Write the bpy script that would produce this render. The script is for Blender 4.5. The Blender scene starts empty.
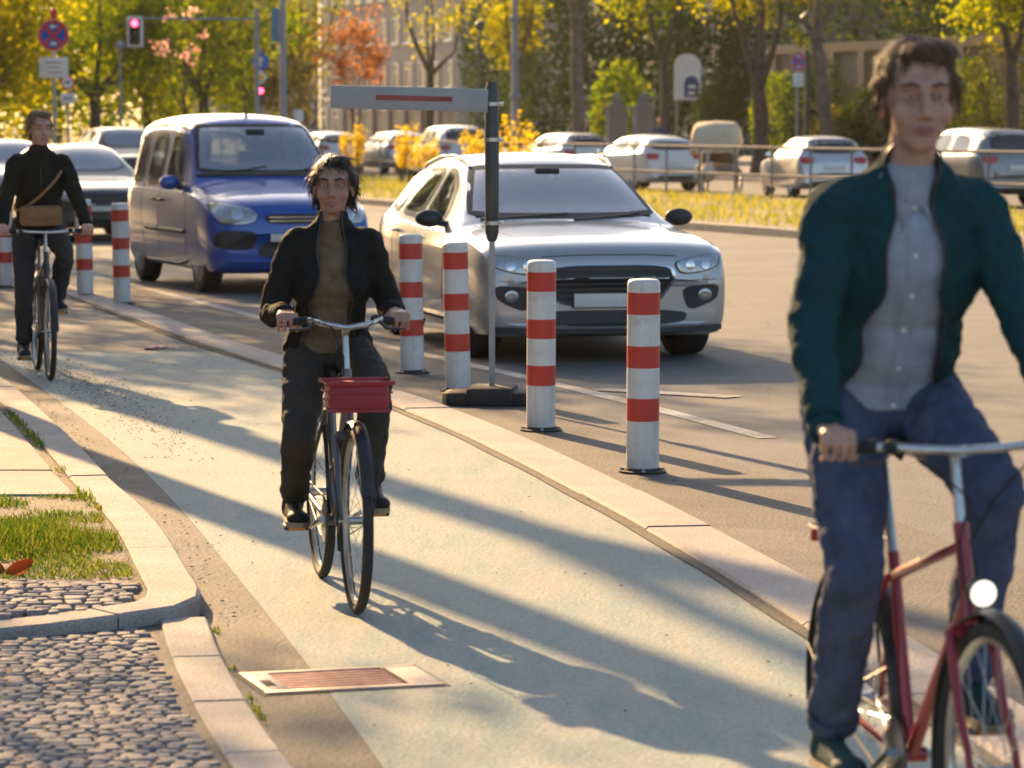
import bpy, bmesh, math, random
import numpy as np
from mathutils import Vector, Matrix, Euler
from mathutils.bvhtree import BVHTree

SC = bpy.context.scene
COL = SC.collection
R = math.radians
PI = math.pi

# ------------------------------------------------------------------ camera facts
CAM_H = 1.85          # eye height over the road
FPX = 3400.0          # focal length in pixels of a 1024 wide frame
HORIZON = 120.0

def gp(px, py, z=0.0):
    """road point seen at photo pixel (px, py) on the level z"""
    d = (CAM_H - z) * FPX / (py - HORIZON)
    return Vector(((px - 512.0) / FPX * d, d, z))

def at(px, d, z=0.0):
    return Vector(((px - 512.0) / FPX * d, d, z))

# ------------------------------------------------------------------ object helpers
def tag(o, label=None, cat=None, group=None, kind=None):
    if label: o['label'] = label
    if cat: o['category'] = cat
    if group: o['group'] = group
    if kind: o['kind'] = kind
    return o

def empty(name, loc=(0, 0, 0), rz=0.0):
    o = bpy.data.objects.new(name, None)
    COL.objects.link(o)
    o.location = loc
    o.rotation_euler = (0, 0, rz)
    o.empty_display_size = 0.2
    return o

def copy_tree(o, parent=None):
    c = o.copy()
    COL.objects.link(c)
    c.parent = parent
    for ch in list(o.children):
        copy_tree(ch, c)
    return c

def link_mesh(name, me, parent=None, mats=()):
    o = bpy.data.objects.new(name, me)
    COL.objects.link(o)
    for m in mats:
        me.materials.append(m)
    if parent is not None:
        o.parent = parent
    return o

def frame_from(axis):
    z = Vector(axis).normalized()
    ref = Vector((0, 0, 1)) if abs(z.z) < 0.95 else Vector((0, 1, 0))
    x = ref.cross(z).normalized()
    y = z.cross(x)
    return x, y, z

class MB:
    def __init__(self):
        self.v = []; self.f = []; self.mi = []
    def add(self, verts, faces, mi=0):
        b = len(self.v)
        self.v += [tuple(p) for p in verts]
        self.f += [tuple(i + b for i in f) for f in faces]
        self.mi += [mi] * len(faces)
    def box(self, c, s, rot=None, mi=0, bev=0.0):
        sx, sy, sz = s[0] / 2, s[1] / 2, s[2] / 2
        c = Vector(c)
        if bev <= 0:
            vs = [Vector((x * sx, y * sy, z * sz)) for x in (-1, 1) for y in (-1, 1) for z in (-1, 1)]
            fs = [(0, 1, 3, 2), (4, 6, 7, 5), (0, 4, 5, 1), (2, 3, 7, 6), (0, 2, 6, 4), (1, 5, 7, 3)]
        else:
            bm = bmesh.new()
            bmesh.ops.create_cube(bm, size=1)
            for v in bm.verts:
                v.co = Vector((v.co.x * 2 * sx, v.co.y * 2 * sy, v.co.z * 2 * sz))
            bmesh.ops.bevel(bm, geom=bm.edges[:], offset=bev, segments=2, affect='EDGES', profile=0.5)
            bm.verts.index_update()
            vs = [v.co.copy() for v in bm.verts]
            fs = [tuple(v.index for v in f.verts) for f in bm.faces]
            bm.free()
        if rot is not None:
            m = rot.to_3x3() if isinstance(rot, Matrix) else Euler(rot).to_matrix()
            vs = [m @ p for p in vs]
        self.add([p + c for p in vs], fs, mi)
    def tube(self, pts, radii, n=8, mi=0, cap=True, closed=False):
        pts = [Vector(p) for p in pts]
        if not hasattr(radii, '__len__'): radii = [radii] * len(pts)
        rings = []
        x = None
        N = len(pts)
        for i, p in enumerate(pts):
            if closed:
                t = (pts[(i + 1) % N] - pts[i - 1])
            else:
                t = (pts[min(i + 1, N - 1)] - pts[max(i - 1, 0)])
            t = t.normalized() if t.length > 1e-9 else Vector((0, 0, 1))
            if x is None:
                x, y, _ = frame_from(t)
            else:
                x = (x - t * x.dot(t))
                x = x.normalized() if x.length > 1e-6 else frame_from(t)[0]
                y = t.cross(x)
            y = t.cross(x)
            r = radii[i]
            rings.append([p + (x * math.cos(a) + y * math.sin(a)) * r for a in [2 * PI * k / n for k in range(n)]])
        vs = [q for r_ in rings for q in r_]
        fs = []
        M_ = N if closed else N - 1
        for i in range(M_):
            j = (i + 1) % N
            for k in range(n):
                l = (k + 1) % n
                fs.append((i * n + k, i * n + l, j * n + l, j * n + k))
        if cap and not closed:
            fs.append(tuple(range(n))[::-1])
            fs.append(tuple((N - 1) * n + k for k in range(n)))
        self.add(vs, fs, mi)
    def lathe(self, prof, c=(0, 0, 0), axis=(0, 0, 1), n=24, mi=0, closed_prof=False, cap=True):
        """prof: list of (r, h) turned round the axis"""
        x, y, z = frame_from(axis)
        c = Vector(c)
        vs = []
        for (r, h) in prof:
            for k in range(n):
                a = 2 * PI * k / n
                vs.append(c + z * h + (x * math.cos(a) + y * math.sin(a)) * r)
        fs = []
        P = len(prof)
        for i in range(P if closed_prof else P - 1):
            j = (i + 1) % P
            for k in range(n):
                l = (k + 1) % n
                fs.append((i * n + k, i * n + l, j * n + l, j * n + k))
        if cap and not closed_prof:
            if prof[0][0] > 1e-6: fs.append(tuple(range(n))[::-1])
            if prof[-1][0] > 1e-6: fs.append(tuple((P - 1) * n + k for k in range(n)))
        self.add(vs, fs, mi)
    def ball(self, c, rad, n=14, m=9, rot=None, mi=0):
        if not hasattr(rad, '__len__'): rad = (rad, rad, rad)
        c = Vector(c)
        mt = None
        if rot is not None:
            mt = rot.to_3x3() if isinstance(rot, Matrix) else Euler(rot).to_matrix()
        vs = []
        for i in range(m + 1):
            th = PI * i / m
            for k in range(n):
                a = 2 * PI * k / n
                p = Vector((rad[0] * math.sin(th) * math.cos(a), rad[1] * math.sin(th) * math.sin(a), rad[2] * math.cos(th)))
                if i in (0, m): p = Vector((0, 0, rad[2] * (1 if i == 0 else -1)))
                if mt: p = mt @ p
                vs.append(c + p)
        fs = []
        for i in range(m):
            for k in range(n):
                l = (k + 1) % n
                fs.append((i * n + k, (i + 1) * n + k, (i + 1) * n + l, i * n + l))
        self.add(vs, fs, mi)
    def prism(self, poly, z0, z1, mi=0):
        n = len(poly)
        vs = [(p[0], p[1], z0) for p in poly] + [(p[0], p[1], z1) for p in poly]
        fs = [tuple(range(n))[::-1], tuple(range(n, 2 * n))]
        for i in range(n):
            j = (i + 1) % n
            fs.append((i, j, n + j, n + i))
        self.add(vs, fs, mi)
    def build(self, name, mats, parent=None, smooth=40, weld=False):
        me = bpy.data.meshes.new(name)
        me.from_pydata(self.v, [], self.f)
        if not isinstance(mats, (list, tuple)): mats = [mats]
        o = link_mesh(name, me, parent, mats)
        if len(mats) > 1:
            me.polygons.foreach_set('material_index', self.mi)
        if weld or True:
            bm = bmesh.new(); bm.from_mesh(me)
            if weld: bmesh.ops.remove_doubles(bm, verts=bm.verts[:], dist=1e-5)
            if len(bm.faces) < 40000:
                bmesh.ops.recalc_face_normals(bm, faces=bm.faces[:])
            bm.to_mesh(me); bm.free()
        if smooth:
            me.polygons.foreach_set('use_smooth', [True] * len(me.polygons))
            me.set_sharp_from_angle(angle=R(smooth))
        me.update()
        return o

# ------------------------------------------------------------------ materials
def new_mat(name):
    m = bpy.data.materials.new(name)
    m.use_nodes = True
    nt = m.node_tree
    for n in list(nt.nodes): nt.nodes.remove(n)
    out = nt.nodes.new('ShaderNodeOutputMaterial')
    return m, nt, out

def nd(nt, typ, **kw):
    n = nt.nodes.new(typ)
    for k, v in kw.items():
        if k.startswith('i_'):
            key = k[2:].replace('_', ' ')
            n.inputs[key].default_value = v
        else:
            setattr(n, k, v)
    return n

def mixcol(nt, fac, a, b, blend='MIX'):
    n = nt.nodes.new('ShaderNodeMix')
    n.data_type = 'RGBA'; n.blend_type = blend
    for sock, val in ((0, fac), (6, a), (7, b)):
        if isinstance(val, bpy.types.NodeSocket): nt.links.new(val, n.inputs[sock])
        elif sock == 0: n.inputs[0].default_value = val
        else: n.inputs[sock].default_value = (*val[:3], 1)
    return n.outputs[2]

def noise(nt, vec, scale, detail=4, rough=0.6, dist=0.0):
    n = nd(nt, 'ShaderNodeTexNoise')
    n.inputs['Scale'].default_value = scale
    n.inputs['Detail'].default_value = detail
    n.inputs['Roughness'].default_value = rough
    n.inputs['Distortion'].default_value = dist
    nt.links.new(vec, n.inputs['Vector'])
    return n.outputs['Fac']

def ramp(nt, fac, stops):
    n = nt.nodes.new('ShaderNodeValToRGB')
    e = n.color_ramp.elements
    while len(e) < len(stops): e.new(0.5)
    for i, (p, c) in enumerate(stops):
        e[i].position = p
        e[i].color = (*c, 1) if hasattr(c, '__len__') else (c, c, c, 1)
    nt.links.new(fac, n.inputs['Fac'])
    return n.outputs['Color']

def M(name, col, rough=0.6, metal=0.0, coat=0.0, spec=0.5, ns=6.0, na=0.12, bump=0.0, bs=60.0, emit=0.0, ior=None, sheen=0.0, coatr=0.05):
    m, nt, out = new_mat(name)
    p = nd(nt, 'ShaderNodeBsdfPrincipled')
    nt.links.new(p.outputs[0], out.inputs[0])
    tc = nd(nt, 'ShaderNodeTexCoord').outputs['Object']
    c = Vector(col)
    if na > 0:
        f = noise(nt, tc, ns, 5, 0.65)
        f = ramp(nt, f, [(0.3, 0.0), (0.7, 1.0)])
        cc = mixcol(nt, f, c * (1 - na), c * (1 + na))
        nt.links.new(cc, p.inputs['Base Color'])
    else:
        p.inputs['Base Color'].default_value = (*c, 1)
    p.inputs['Roughness'].default_value = rough
    p.inputs['Metallic'].default_value = metal
    p.inputs['Coat Weight'].default_value = coat
    p.inputs['Coat Roughness'].default_value = coatr
    p.inputs['Specular IOR Level'].default_value = spec
    if ior: p.inputs['IOR'].default_value = ior
    if sheen: p.inputs['Sheen Weight'].default_value = sheen
    if emit:
        p.inputs['Emission Color'].default_value = (*c, 1)
        p.inputs['Emission Strength'].default_value = emit
    if bump > 0:
        b = nd(nt, 'ShaderNodeBump'); b.inputs['Strength'].default_value = bump; b.inputs['Distance'].default_value = 0.01
        nt.links.new(noise(nt, tc, bs, 4, 0.6), b.inputs['Height'])
        nt.links.new(b.outputs[0], p.inputs['Normal'])
    return m

def leaf_mat(name, c1, c2, c3=None, trans=0.5):
    m, nt, out = new_mat(name)
    geo = nd(nt, 'ShaderNodeNewGeometry')
    tc = nd(nt, 'ShaderNodeTexCoord').outputs['Object']
    f = noise(nt, tc, 0.9, 3, 0.6)
    add = nd(nt, 'ShaderNodeMath', operation='MULTIPLY_ADD')
    nt.links.new(geo.outputs['Random Per Island'], add.inputs[0]); add.inputs[1].default_value = 0.55
    nt.links.new(f, add.inputs[2])
    stops = [(0.42, c1), (0.95, c2)] if c3 is None else [(0.42, c1), (0.72, c2), (1.0, c3)]
    c = ramp(nt, add.outputs[0], stops)
    d = nd(nt, 'ShaderNodeBsdfDiffuse'); t = nd(nt, 'ShaderNodeBsdfTranslucent')
    nt.links.new(c, d.inputs['Color'])
    hs = nd(nt, 'ShaderNodeHueSaturation'); hs.inputs['Value'].default_value = 1.5; hs.inputs['Saturation'].default_value = 1.1
    nt.links.new(c, hs.inputs['Color']); nt.links.new(hs.outputs[0], t.inputs['Color'])
    mx = nd(nt, 'ShaderNodeMixShader'); mx.inputs[0].default_value = trans
    nt.links.new(d.outputs[0], mx.inputs[1]); nt.links.new(t.outputs[0], mx.inputs[2])
    nt.links.new(mx.outputs[0], out.inputs[0])
    return m

def ground_mat(name, c_dark, c_light, scale=1.2, speck=0.35, bump=0.4, rough=0.85, stain=None, streak=False, patch=None, grain=90.0, cracks=False):
    """mineral surface: blotches, fine aggregate, optional worn paint colour"""
    m, nt, out = new_mat(name)
    p = nd(nt, 'ShaderNodeBsdfPrincipled'); nt.links.new(p.outputs[0], out.inputs[0])
    p.inputs['Roughness'].default_value = rough
    p.inputs['Specular IOR Level'].default_value = 0.25
    tc = nd(nt, 'ShaderNodeTexCoord').outputs['Object']
    f = noise(nt, tc, scale, 6, 0.65)
    c = mixcol(nt, ramp(nt, f, [(0.3, 0.0), (0.7, 1.0)]), c_dark, c_light)
    if patch is not None:
        if streak:
            mp = nd(nt, 'ShaderNodeMapping'); mp.inputs['Rotation'].default_value = (0, 0, R(-14)); mp.inputs['Scale'].default_value = (3.0, 0.45, 1)
            nt.links.new(tc, mp.inputs[0]); v = mp.outputs[0]
        else: v = tc
        w = noise(nt, v, 1.6, 7, 0.72)
        c = mixcol(nt, ramp(nt, w, [(0.40, 0.0), (0.58, 1.0)]), c, patch)
    g = noise(nt, tc, grain, 3, 0.7)
    g2 = ramp(nt, g, [(0.3, 1 - speck), (0.7, 1 + speck * 0.6)])
    c = mixcol(nt, 1.0, c, g2, 'MULTIPLY')
    vo = nd(nt, 'ShaderNodeTexVoronoi'); vo.inputs['Scale'].default_value = grain * 0.6
    nt.links.new(tc, vo.inputs['Vector'])
    if stain is not None:
        s = noise(nt, tc, 0.55, 5, 0.7, 0.6)
        c = mixcol(nt, ramp(nt, s, [(0.52, 0.0), (0.72, 0.75)]), c, stain)
    if cracks:
        wv = nd(nt, 'ShaderNodeVectorMath', operation='MULTIPLY_ADD')
        nz = nd(nt, 'ShaderNodeTexNoise'); nz.inputs['Scale'].default_value = 2.2; nz.inputs['Detail'].default_value = 6
        nt.links.new(tc, nz.inputs['Vector']); nt.links.new(nz.outputs['Color'], wv.inputs[0]); wv.inputs[1].default_value = (.55, .55, 0); nt.links.new(tc, wv.inputs[2])
        ve = nd(nt, 'ShaderNodeTexVoronoi', feature='DISTANCE_TO_EDGE'); ve.inputs['Scale'].default_value = .38; nt.links.new(wv.outputs[0], ve.inputs['Vector'])
        line = ramp(nt, ve.outputs['Distance'], [(.0, 1.0), (.0045, 0.0)])
        msk = ramp(nt, noise(nt, tc, .5, 3, .6), [(.47, 0.0), (.56, .85)])
        mm = nd(nt, 'ShaderNodeMath', operation='MULTIPLY'); nt.links.new(line, mm.inputs[0]); nt.links.new(msk, mm.inputs[1])
        c = mixcol(nt, mm.outputs[0], c, (.035, .032, .03))
        # tyre-polished and dirty streaks along the lane
        mp2 = nd(nt, 'ShaderNodeMapping'); mp2.inputs['Rotation'].default_value = (0, 0, R(-13)); mp2.inputs['Scale'].default_value = (5.5, .22, 1); nt.links.new(tc, mp2.inputs[0])
        stx = ramp(nt, noise(nt, mp2.outputs[0], 1.0, 5, .65), [(.46, 0.0), (.72, .45)])
        c = mixcol(nt, stx, c, (.15, .145, .135))
    nt.links.new(c, p.inputs['Base Color'])
    b = nd(nt, 'ShaderNodeBump'); b.inputs['Strength'].default_value = bump; b.inputs['Distance'].default_value = 0.006
    nt.links.new(vo.outputs['Distance'], b.inputs['Height'])
    nt.links.new(b.outputs[0], p.inputs['Normal'])
    return m

MT = {}
MT['asphalt'] = ground_mat('asphalt', (0.095, 0.10, 0.106), (0.15, 0.155, 0.16), 0.6, 0.4, 0.5, stain=(0.19, 0.187, 0.18), cracks=True)
MT['asphalt_dark'] = ground_mat('gutter asphalt', (0.085, 0.083, 0.08), (0.14, 0.133, 0.125), 1.5, 0.45, 0.6, stain=(0.18, 0.165, 0.15))
MT['lane'] = ground_mat('worn green cycle paint', (0.17, 0.255, 0.255), (0.252, 0.322, 0.315), 0.8, 0.35, 0.5, patch=(0.30, 0.32, 0.295), streak=True, stain=(0.22, 0.255, 0.235))
MT['granite'] = ground_mat('granite kerb', (0.30, 0.275, 0.26), (0.44, 0.405, 0.375), 2.0, 0.45, 0.5, stain=(0.26, 0.235, 0.21), grain=120)
MT['kerb2'] = ground_mat('pale separator concrete', (0.33, 0.29, 0.27), (0.43, 0.39, 0.36), 1.3, 0.35, 0.5, stain=(0.27, 0.235, 0.22))
MT['slab'] = ground_mat('pavement slabs', (0.24, 0.225, 0.205), (0.36, 0.335, 0.305), 1.4, 0.35, 0.4, stain=(0.2, 0.18, 0.16))
MT['soil'] = ground_mat('soil', (0.09, 0.07, 0.05), (0.2, 0.165, 0.12), 4, 0.5, 1.0)
MT['sett'] = ground_mat('setts', (0.20, 0.195, 0.20), (0.31, 0.29, 0.285), 6, 0.35, 0.4, stain=(0.17, 0.165, 0.165))
MT['joint'] = ground_mat('joint sand', (0.10, 0.09, 0.08), (0.16, 0.145, 0.13), 5, 0.4, 0.8)
MT['line'] = ground_mat('worn road line', (0.5, 0.49, 0.46), (0.62, 0.6, 0.56), 3, 0.3, 0.4, patch=(0.28, 0.27, 0.26))
MT['tar'] = ground_mat('tar', (0.05, 0.045, 0.042), (0.09, 0.08, 0.075), 5, 0.3, 0.4)
MT['ground_far'] = ground_mat('far ground', (0.16, 0.14, 0.11), (0.26, 0.23, 0.18), 0.7, 0.3, 0.3)
MT['black'] = M('black rubber', (0.018, 0.018, 0.018), 0.75, bump=0.2)
MT['tyre'] = M('tyre rubber', (0.03, 0.029, 0.028), 0.8, bump=0.25, bs=150)
MT['plastic'] = M('black plastic', (0.025, 0.026, 0.028), 0.45)
MT['steel'] = M('brushed steel', (0.55, 0.55, 0.54), 0.32, 1.0, na=0.15, ns=20)
MT['chrome'] = M('chrome', (0.75, 0.75, 0.75), 0.14, 1.0)
MT['galv'] = M('galvanised steel', (0.34, 0.36, 0.37), 0.55, 0.25, na=0.2, ns=9)
MT['railpaint'] = M('dull grey rail paint', (0.17, 0.18, 0.185), 0.8, 0.0, spec=.15, na=0.2, ns=5)
MT['greypaint'] = M('grey paint', (0.24, 0.26, 0.28), 0.55, na=0.15)
MT['darkpaint'] = M('dark grey paint', (0.055, 0.065, 0.065), 0.5, na=0.25)
MT['white'] = M('white reflective', (0.74, 0.74, 0.72), 0.5, na=0.08)
MT['red'] = M('signal red', (0.60, 0.035, 0.025), 0.5, na=0.12)
MT['blue'] = M('sign blue', (0.025, 0.11, 0.46), 0.5, na=0.1)
MT['signblack'] = M('sign black', (0.02, 0.02, 0.02), 0.5)
MT['yellowsign'] = M('sign yellow', (0.8, 0.5, 0.03), 0.5)
MT['bark'] = M('bark', (0.085, 0.068, 0.05), 0.95, na=0.5, ns=5, bump=1.0, bs=14)
MT['bark_grey'] = M('grey bark', (0.14, 0.12, 0.095), 0.95, na=0.45, ns=4, bump=1.0, bs=12)
# ================================================================== SETTING
def sheet(name, left, right, z, mat, kind='structure', sub=1):
    """flat strip between two polylines with the same number of points"""
    mb = MB()
    n = len(left)
    vs = []
    for l, r in zip(left, right):
        for k in range(sub + 1):
            t = k / sub
            vs.append((l[0] + (r[0] - l[0]) * t, l[1] + (r[1] - l[1]) * t, z))
    fs = []
    w = sub + 1
    for i in range(n - 1):
        for k in range(sub):
            fs.append((i * w + k, i * w + k + 1, (i + 1) * w + k + 1, (i + 1) * w + k))
    mb.add(vs, fs)
    o = mb.build(name, mat, smooth=0)
    tag(o, kind=kind)
    return o

def interp_line(pts):
    d = [p[1] for p in pts]; x = [p[0] for p in pts]
    def f(q): return float(np.interp(q, d, x))
    return f

def smooth_line(pts, step=0.5, relax=0):
    """Catmull-Rom resample of a polyline"""
    P = [Vector((p[0], p[1], 0)) for p in pts]
    out = []
    for i in range(len(P) - 1):
        p0 = P[max(i - 1, 0)]; p1 = P[i]; p2 = P[i + 1]; p3 = P[min(i + 2, len(P) - 1)]
        n = max(2, int((p2 - p1).length / step))
        for k in range(n):
            t = k / n
            q = 0.5 * ((2 * p1) + (p2 - p0) * t + (2 * p0 - 5 * p1 + 4 * p2 - p3) * t * t + (3 * p1 - p0 - 3 * p2 + p3) * t ** 3)
            out.append((q.x, q.y))
    out.append((P[-1].x, P[-1].y))
    for _ in range(relax):
        out = [out[0]] + [((out[i - 1][0] + out[i + 1][0]) / 4 + out[i][0] / 2, (out[i - 1][1] + out[i + 1][1]) / 4 + out[i][1] / 2) for i in range(1, len(out) - 1)] + [out[-1]]
    return out

def offset_line(pts, off):
    out = []
    for i, p in enumerate(pts):
        a = pts[max(i - 1, 0)]; b = pts[min(i + 1, len(pts) - 1)]
        t = Vector((b[0] - a[0], b[1] - a[1])).normalized()
        out.append((p[0] + t.y * off, p[1] - t.x * off))
    return out

# far half of the street has its own frame: o0 on the median kerb, ru along, nu across
O0 = Vector((3.94, 54.7, 0)); RU = Vector((-0.342, 0.940, 0)); NU = Vector((0.940, 0.342, 0))
def far(px, n, z=0.0):
    """point on the line n metres behind the median kerb, seen at photo column px"""
    k = (px - 512.0) / FPX
    # O0.x + t*RU.x + n*NU.x = k*(O0.y + t*RU.y + n*NU.y)
    t = (k * (O0.y + n * NU.y) - O0.x - n * NU.x) / (RU.x - k * RU.y)
    p = O0 + RU * t + NU * n
    return Vector((p.x, p.y, z))
def farp(t, n, z=0.0):
    p = O0 + RU * t + NU * n
    return Vector((p.x, p.y, z))
FAR_RZ = math.atan2(RU.y, RU.x)       # +x of a thing turned this way looks along the street, away

# road: one sheet to the horizon
sheet('road', [(-600, -60), (-600, 900)], [(600, -60), (600, 900)], 0.0, MT['asphalt'])

LANE_L = smooth_line([(-6.0, 33.6), (-4.55, 28.6), (-3.45, 24.2), (-2.39, 19.9), (-1.86, 17.5), (-1.4, 15.3), (-1.09, 13.4), (-0.77, 11.98), (-0.565, 10.8), (-0.397, 9.84), (-0.1, 8), (0.5, 4), (1.0, 0), (1.6, -5)][::-1], relax=16)
SEP = smooth_line([(-34, 126), (-16, 73), (-7.4, 45), (-4.45, 34.9), (-2.85, 28.9), (-2.2, 26.6), (-1.3, 23.7), (-0.444, 20.7), (0.145, 17.6), (0.42, 16.25), (0.70, 14.73), (0.945, 13.08), (1.12, 11.98), (1.4, 9.7), (1.62, 8), (2.1, 4), (2.5, 0), (3, -5)][::-1], relax=20)
sepx = interp_line(SEP); lanex = interp_line(LANE_L)
KERB = smooth_line([(-42, 135), (-16.0, 60), (-9.4, 42), (-6.2, 32.5), (-4.9, 28), (-3.62, 23.8), (-2.62, 19.67), (-2.0, 16.86), (-1.766, 15.88), (-1.51, 14.68), (-1.285, 13.4), (-1.17, 12.75)][::-1], 0.25)
kerbx = interp_line(KERB)

# worn green cycle lane (painted on the road)
ds = [p[1] for p in LANE_L if p[1] <= 27.5]
sheet('bike_lane', [(lanex(d), d) for d in ds], [(sepx(d) - 0.0, d) for d in ds], 0.004, MT['lane'], sub=2)
# grey gutter strip beside the kerb
ds2 = [12.0 + 0.5 * i for i in range(0, 62)]
sheet('gutter_strip', [(kerbx(d) - 0.02 if d > 12.9 else -1.2 + (12.9 - d) * 0.16, d) for d in ds2], [(lanex(min(d, 33)) + 0.0 if d < 19.5 else lanex(min(d, 33.5)), d) for d in ds2], 0.003, MT['asphalt_dark'])
d3 = [-5, 0, 4, 6, 8, 9, 10, 11, 12]
sheet('gutter_strip', [(-1.2 + (12.9 - d) * 0.16, d) for d in d3], [(lanex(d), d) for d in d3], 0.003, MT['asphalt_dark'])
# newer asphalt patch between lane and the road line
bz = [4 + i for i in range(0, 34)]
sheet('buffer_strip', [(sepx(d) + 0.30, d) for d in bz], [(sepx(d) + 1.12 + max(0, (20 - d)) * 0.03, d) for d in bz], 0.003, MT['asphalt_dark'])

def kerb_run(name, line, width, h, mat, side=-1, stone=1.0, joint=0.008, ch=0.015, z0=0.0, dmin=-99, dmax=999, seed=1):
    """row of kerb stones following a polyline; every stone is a bevelled block"""
    rnd = random.Random(seed)
    mb = MB()
    # resample by arc length
    acc = [0]
    for a, b in zip(line[:-1], line[1:]):
        acc.append(acc[-1] + math.hypot(b[0] - a[0], b[1] - a[1]))
    xs = [p[0] for p in line]; ys = [p[1] for p in line]
    inn = offset_line(line, side * width)
    xi = [p[0] for p in inn]; yi = [p[1] for p in inn]
    s = 0.0
    while s < acc[-1] - 0.05:
        L = stone * rnd.uniform(0.85, 1.1)
        e = min(s + L - joint, acc[-1])
        if s + L > acc[-1] - 0.1: e = acc[-1]
        n = max(2, int((e - s) / 0.25) + 1)
        dz = rnd.uniform(-0.004, 0.004)
        ring = []
        for k in range(n):
            q = s + (e - s) * k / (n - 1)
            o = Vector((np.interp(q, acc, xs), np.interp(q, acc, ys), 0))
            i = Vector((np.interp(q, acc, xi), np.interp(q, acc, yi), 0))
            t = (i - o).normalized()
            hh = h(q) if callable(h) else h
            zt = z0 + hh + dz
            ring.append([o + Vector((0, 0, z0 - 0.05)), o + Vector((0, 0, zt - ch)), o + t * ch + Vector((0, 0, zt)), i - t * ch * 0.6 + Vector((0, 0, zt)), i + Vector((0, 0, zt - ch * 0.6)), i + Vector((0, 0, z0 - 0.05))])
        vs = [p for r_ in ring for p in r_]
        fs = []
        for k in range(n - 1):
            for j in range(5):
                fs.append((k * 6 + j, k * 6 + j + 1, (k + 1) * 6 + j + 1, (k + 1) * 6 + j))
        fs.append(tuple(range(6))); fs.append(tuple((n - 1) * 6 + j for j in range(6))[::-1])
        mb.add(vs, fs)
        s += L
    o = mb.build(name, mat, smooth=30)
    tag(o, kind='structure')
    return o

KH = 0.08
corner = [(-1.17, 12.75), (-1.165, 12.55), (-1.20, 12.36), (-1.30, 12.22), (-1.5, 12.07), (-1.78, 11.9), (-2.6, 11.6), (-4.2, 11.2), (-8, 10.6), (-20, 9.5)]
cl = smooth_line(corner, 0.12)
full = cl[::-1] + KERB[1:]
# arc length of the driveway part so that the kerb can drop towards the left
def kerb_height(q, tot=None):
    return KH
acc_c = sum(math.hypot(b[0] - a[0], b[1] - a[1]) for a, b in zip(cl[:-1], cl[1:]))
kerb_run('kerb', full, 0.20, lambda q: KH if q > acc_c - 0.6 else max(0.05, KH - 0.035 * (acc_c - 0.6 - q)), MT['granite'], side=-1, seed=4)
# low separator between bike lane and bollards
kerb_run('separator_kerb', [p for p in SEP if p[1] > 1], 0.30, 0.03, MT['kerb2'], side=1, stone=1.6, ch=0.012, seed=5)
sheet('tar_joint', [(sepx(d) - 0.05 - 0.006 * math.sin(d * 3.1), d) for d in [1 + 0.5 * i for i in range(66)]], [(sepx(d) + 0.01, d) for d in [1 + 0.5 * i for i in range(66)]], 0.009, MT['tar'])

# driveway kerb stones, flush, running towards the camera
drive = [(-1.115, 12.33), (-0.96, 11.3), (-0.66, 9.7), (-0.1, 7.2), (0.9, 3), (1.6, 0), (2.4, -4)]
kerb_run('driveway_kerb', smooth_line(drive, 0.25), 0.17, 0.035, MT['granite'], side=1, stone=1.0, joint=0.012, ch=0.01, seed=8)

# left pavement: sheet of joint sand below, slabs above
innerK = offset_line(full, -0.2)
inx = interp_line(sorted(offset_line(KERB, -0.2), key=lambda p: p[1]))
dsl = [12.3 + 0.4 * i for i in range(0, 90)] + [50 + 5 * i for i in range(17)]
sheet('pavement_bed', [(-90, d) for d in dsl], [(min(inx(d), -1.36 if d < 12.9 else 99) + 0.0, d) for d in dsl], 0.058, MT['soil'])
mb = MB(); rnd = random.Random(3)
d = 16.05
row = 0
while d < 60:
    L = rnd.choice([0.9, 1.1, 1.3, 1.2])
    x0 = inx(d + L / 2) - 0.035
    first = True
    x = x0
    while x > x0 - 9:
        W = rnd.uniform(0.8, 1.3)
        za = 0.082 + rnd.uniform(-0.004, 0.006)
        xr0 = (inx(d) - 0.05) if first else x
        xr1 = (inx(d + L) - 0.05) if first else x
        xl = x0 - W if first else x - W
        b = 0.006
        lo = [(xl, d), (xr0 - 0.012, d), (xr1 - 0.012, d + L - 0.014), (xl, d + L - 0.014)]
        c = Vector((sum(p[0] for p in lo) / 4, sum(p[1] for p in lo) / 4))
        hi = [(p[0] + (b if p[0] < c.x else -b), p[1] + (b if p[1] < c.y else -b)) for p in lo]
        vs = [(p[0], p[1], 0.05) for p in lo] + [(p[0], p[1], za - 0.005) for p in lo] + [(p[0], p[1], za) for p in hi]
        fs = [(8, 9, 10, 11)] + [(i, (i + 1) % 4, 4 + (i + 1) % 4, 4 + i) for i in range(4)] + [(4 + i, 4 + (i + 1) % 4, 8 + (i + 1) % 4, 8 + i) for i in range(4)]
        mb.add(vs, fs)
        x = xl - 0.012; first = False
    d += L
tag(mb.build('pavement', MT['slab'], smooth=0), kind='structure')

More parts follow.
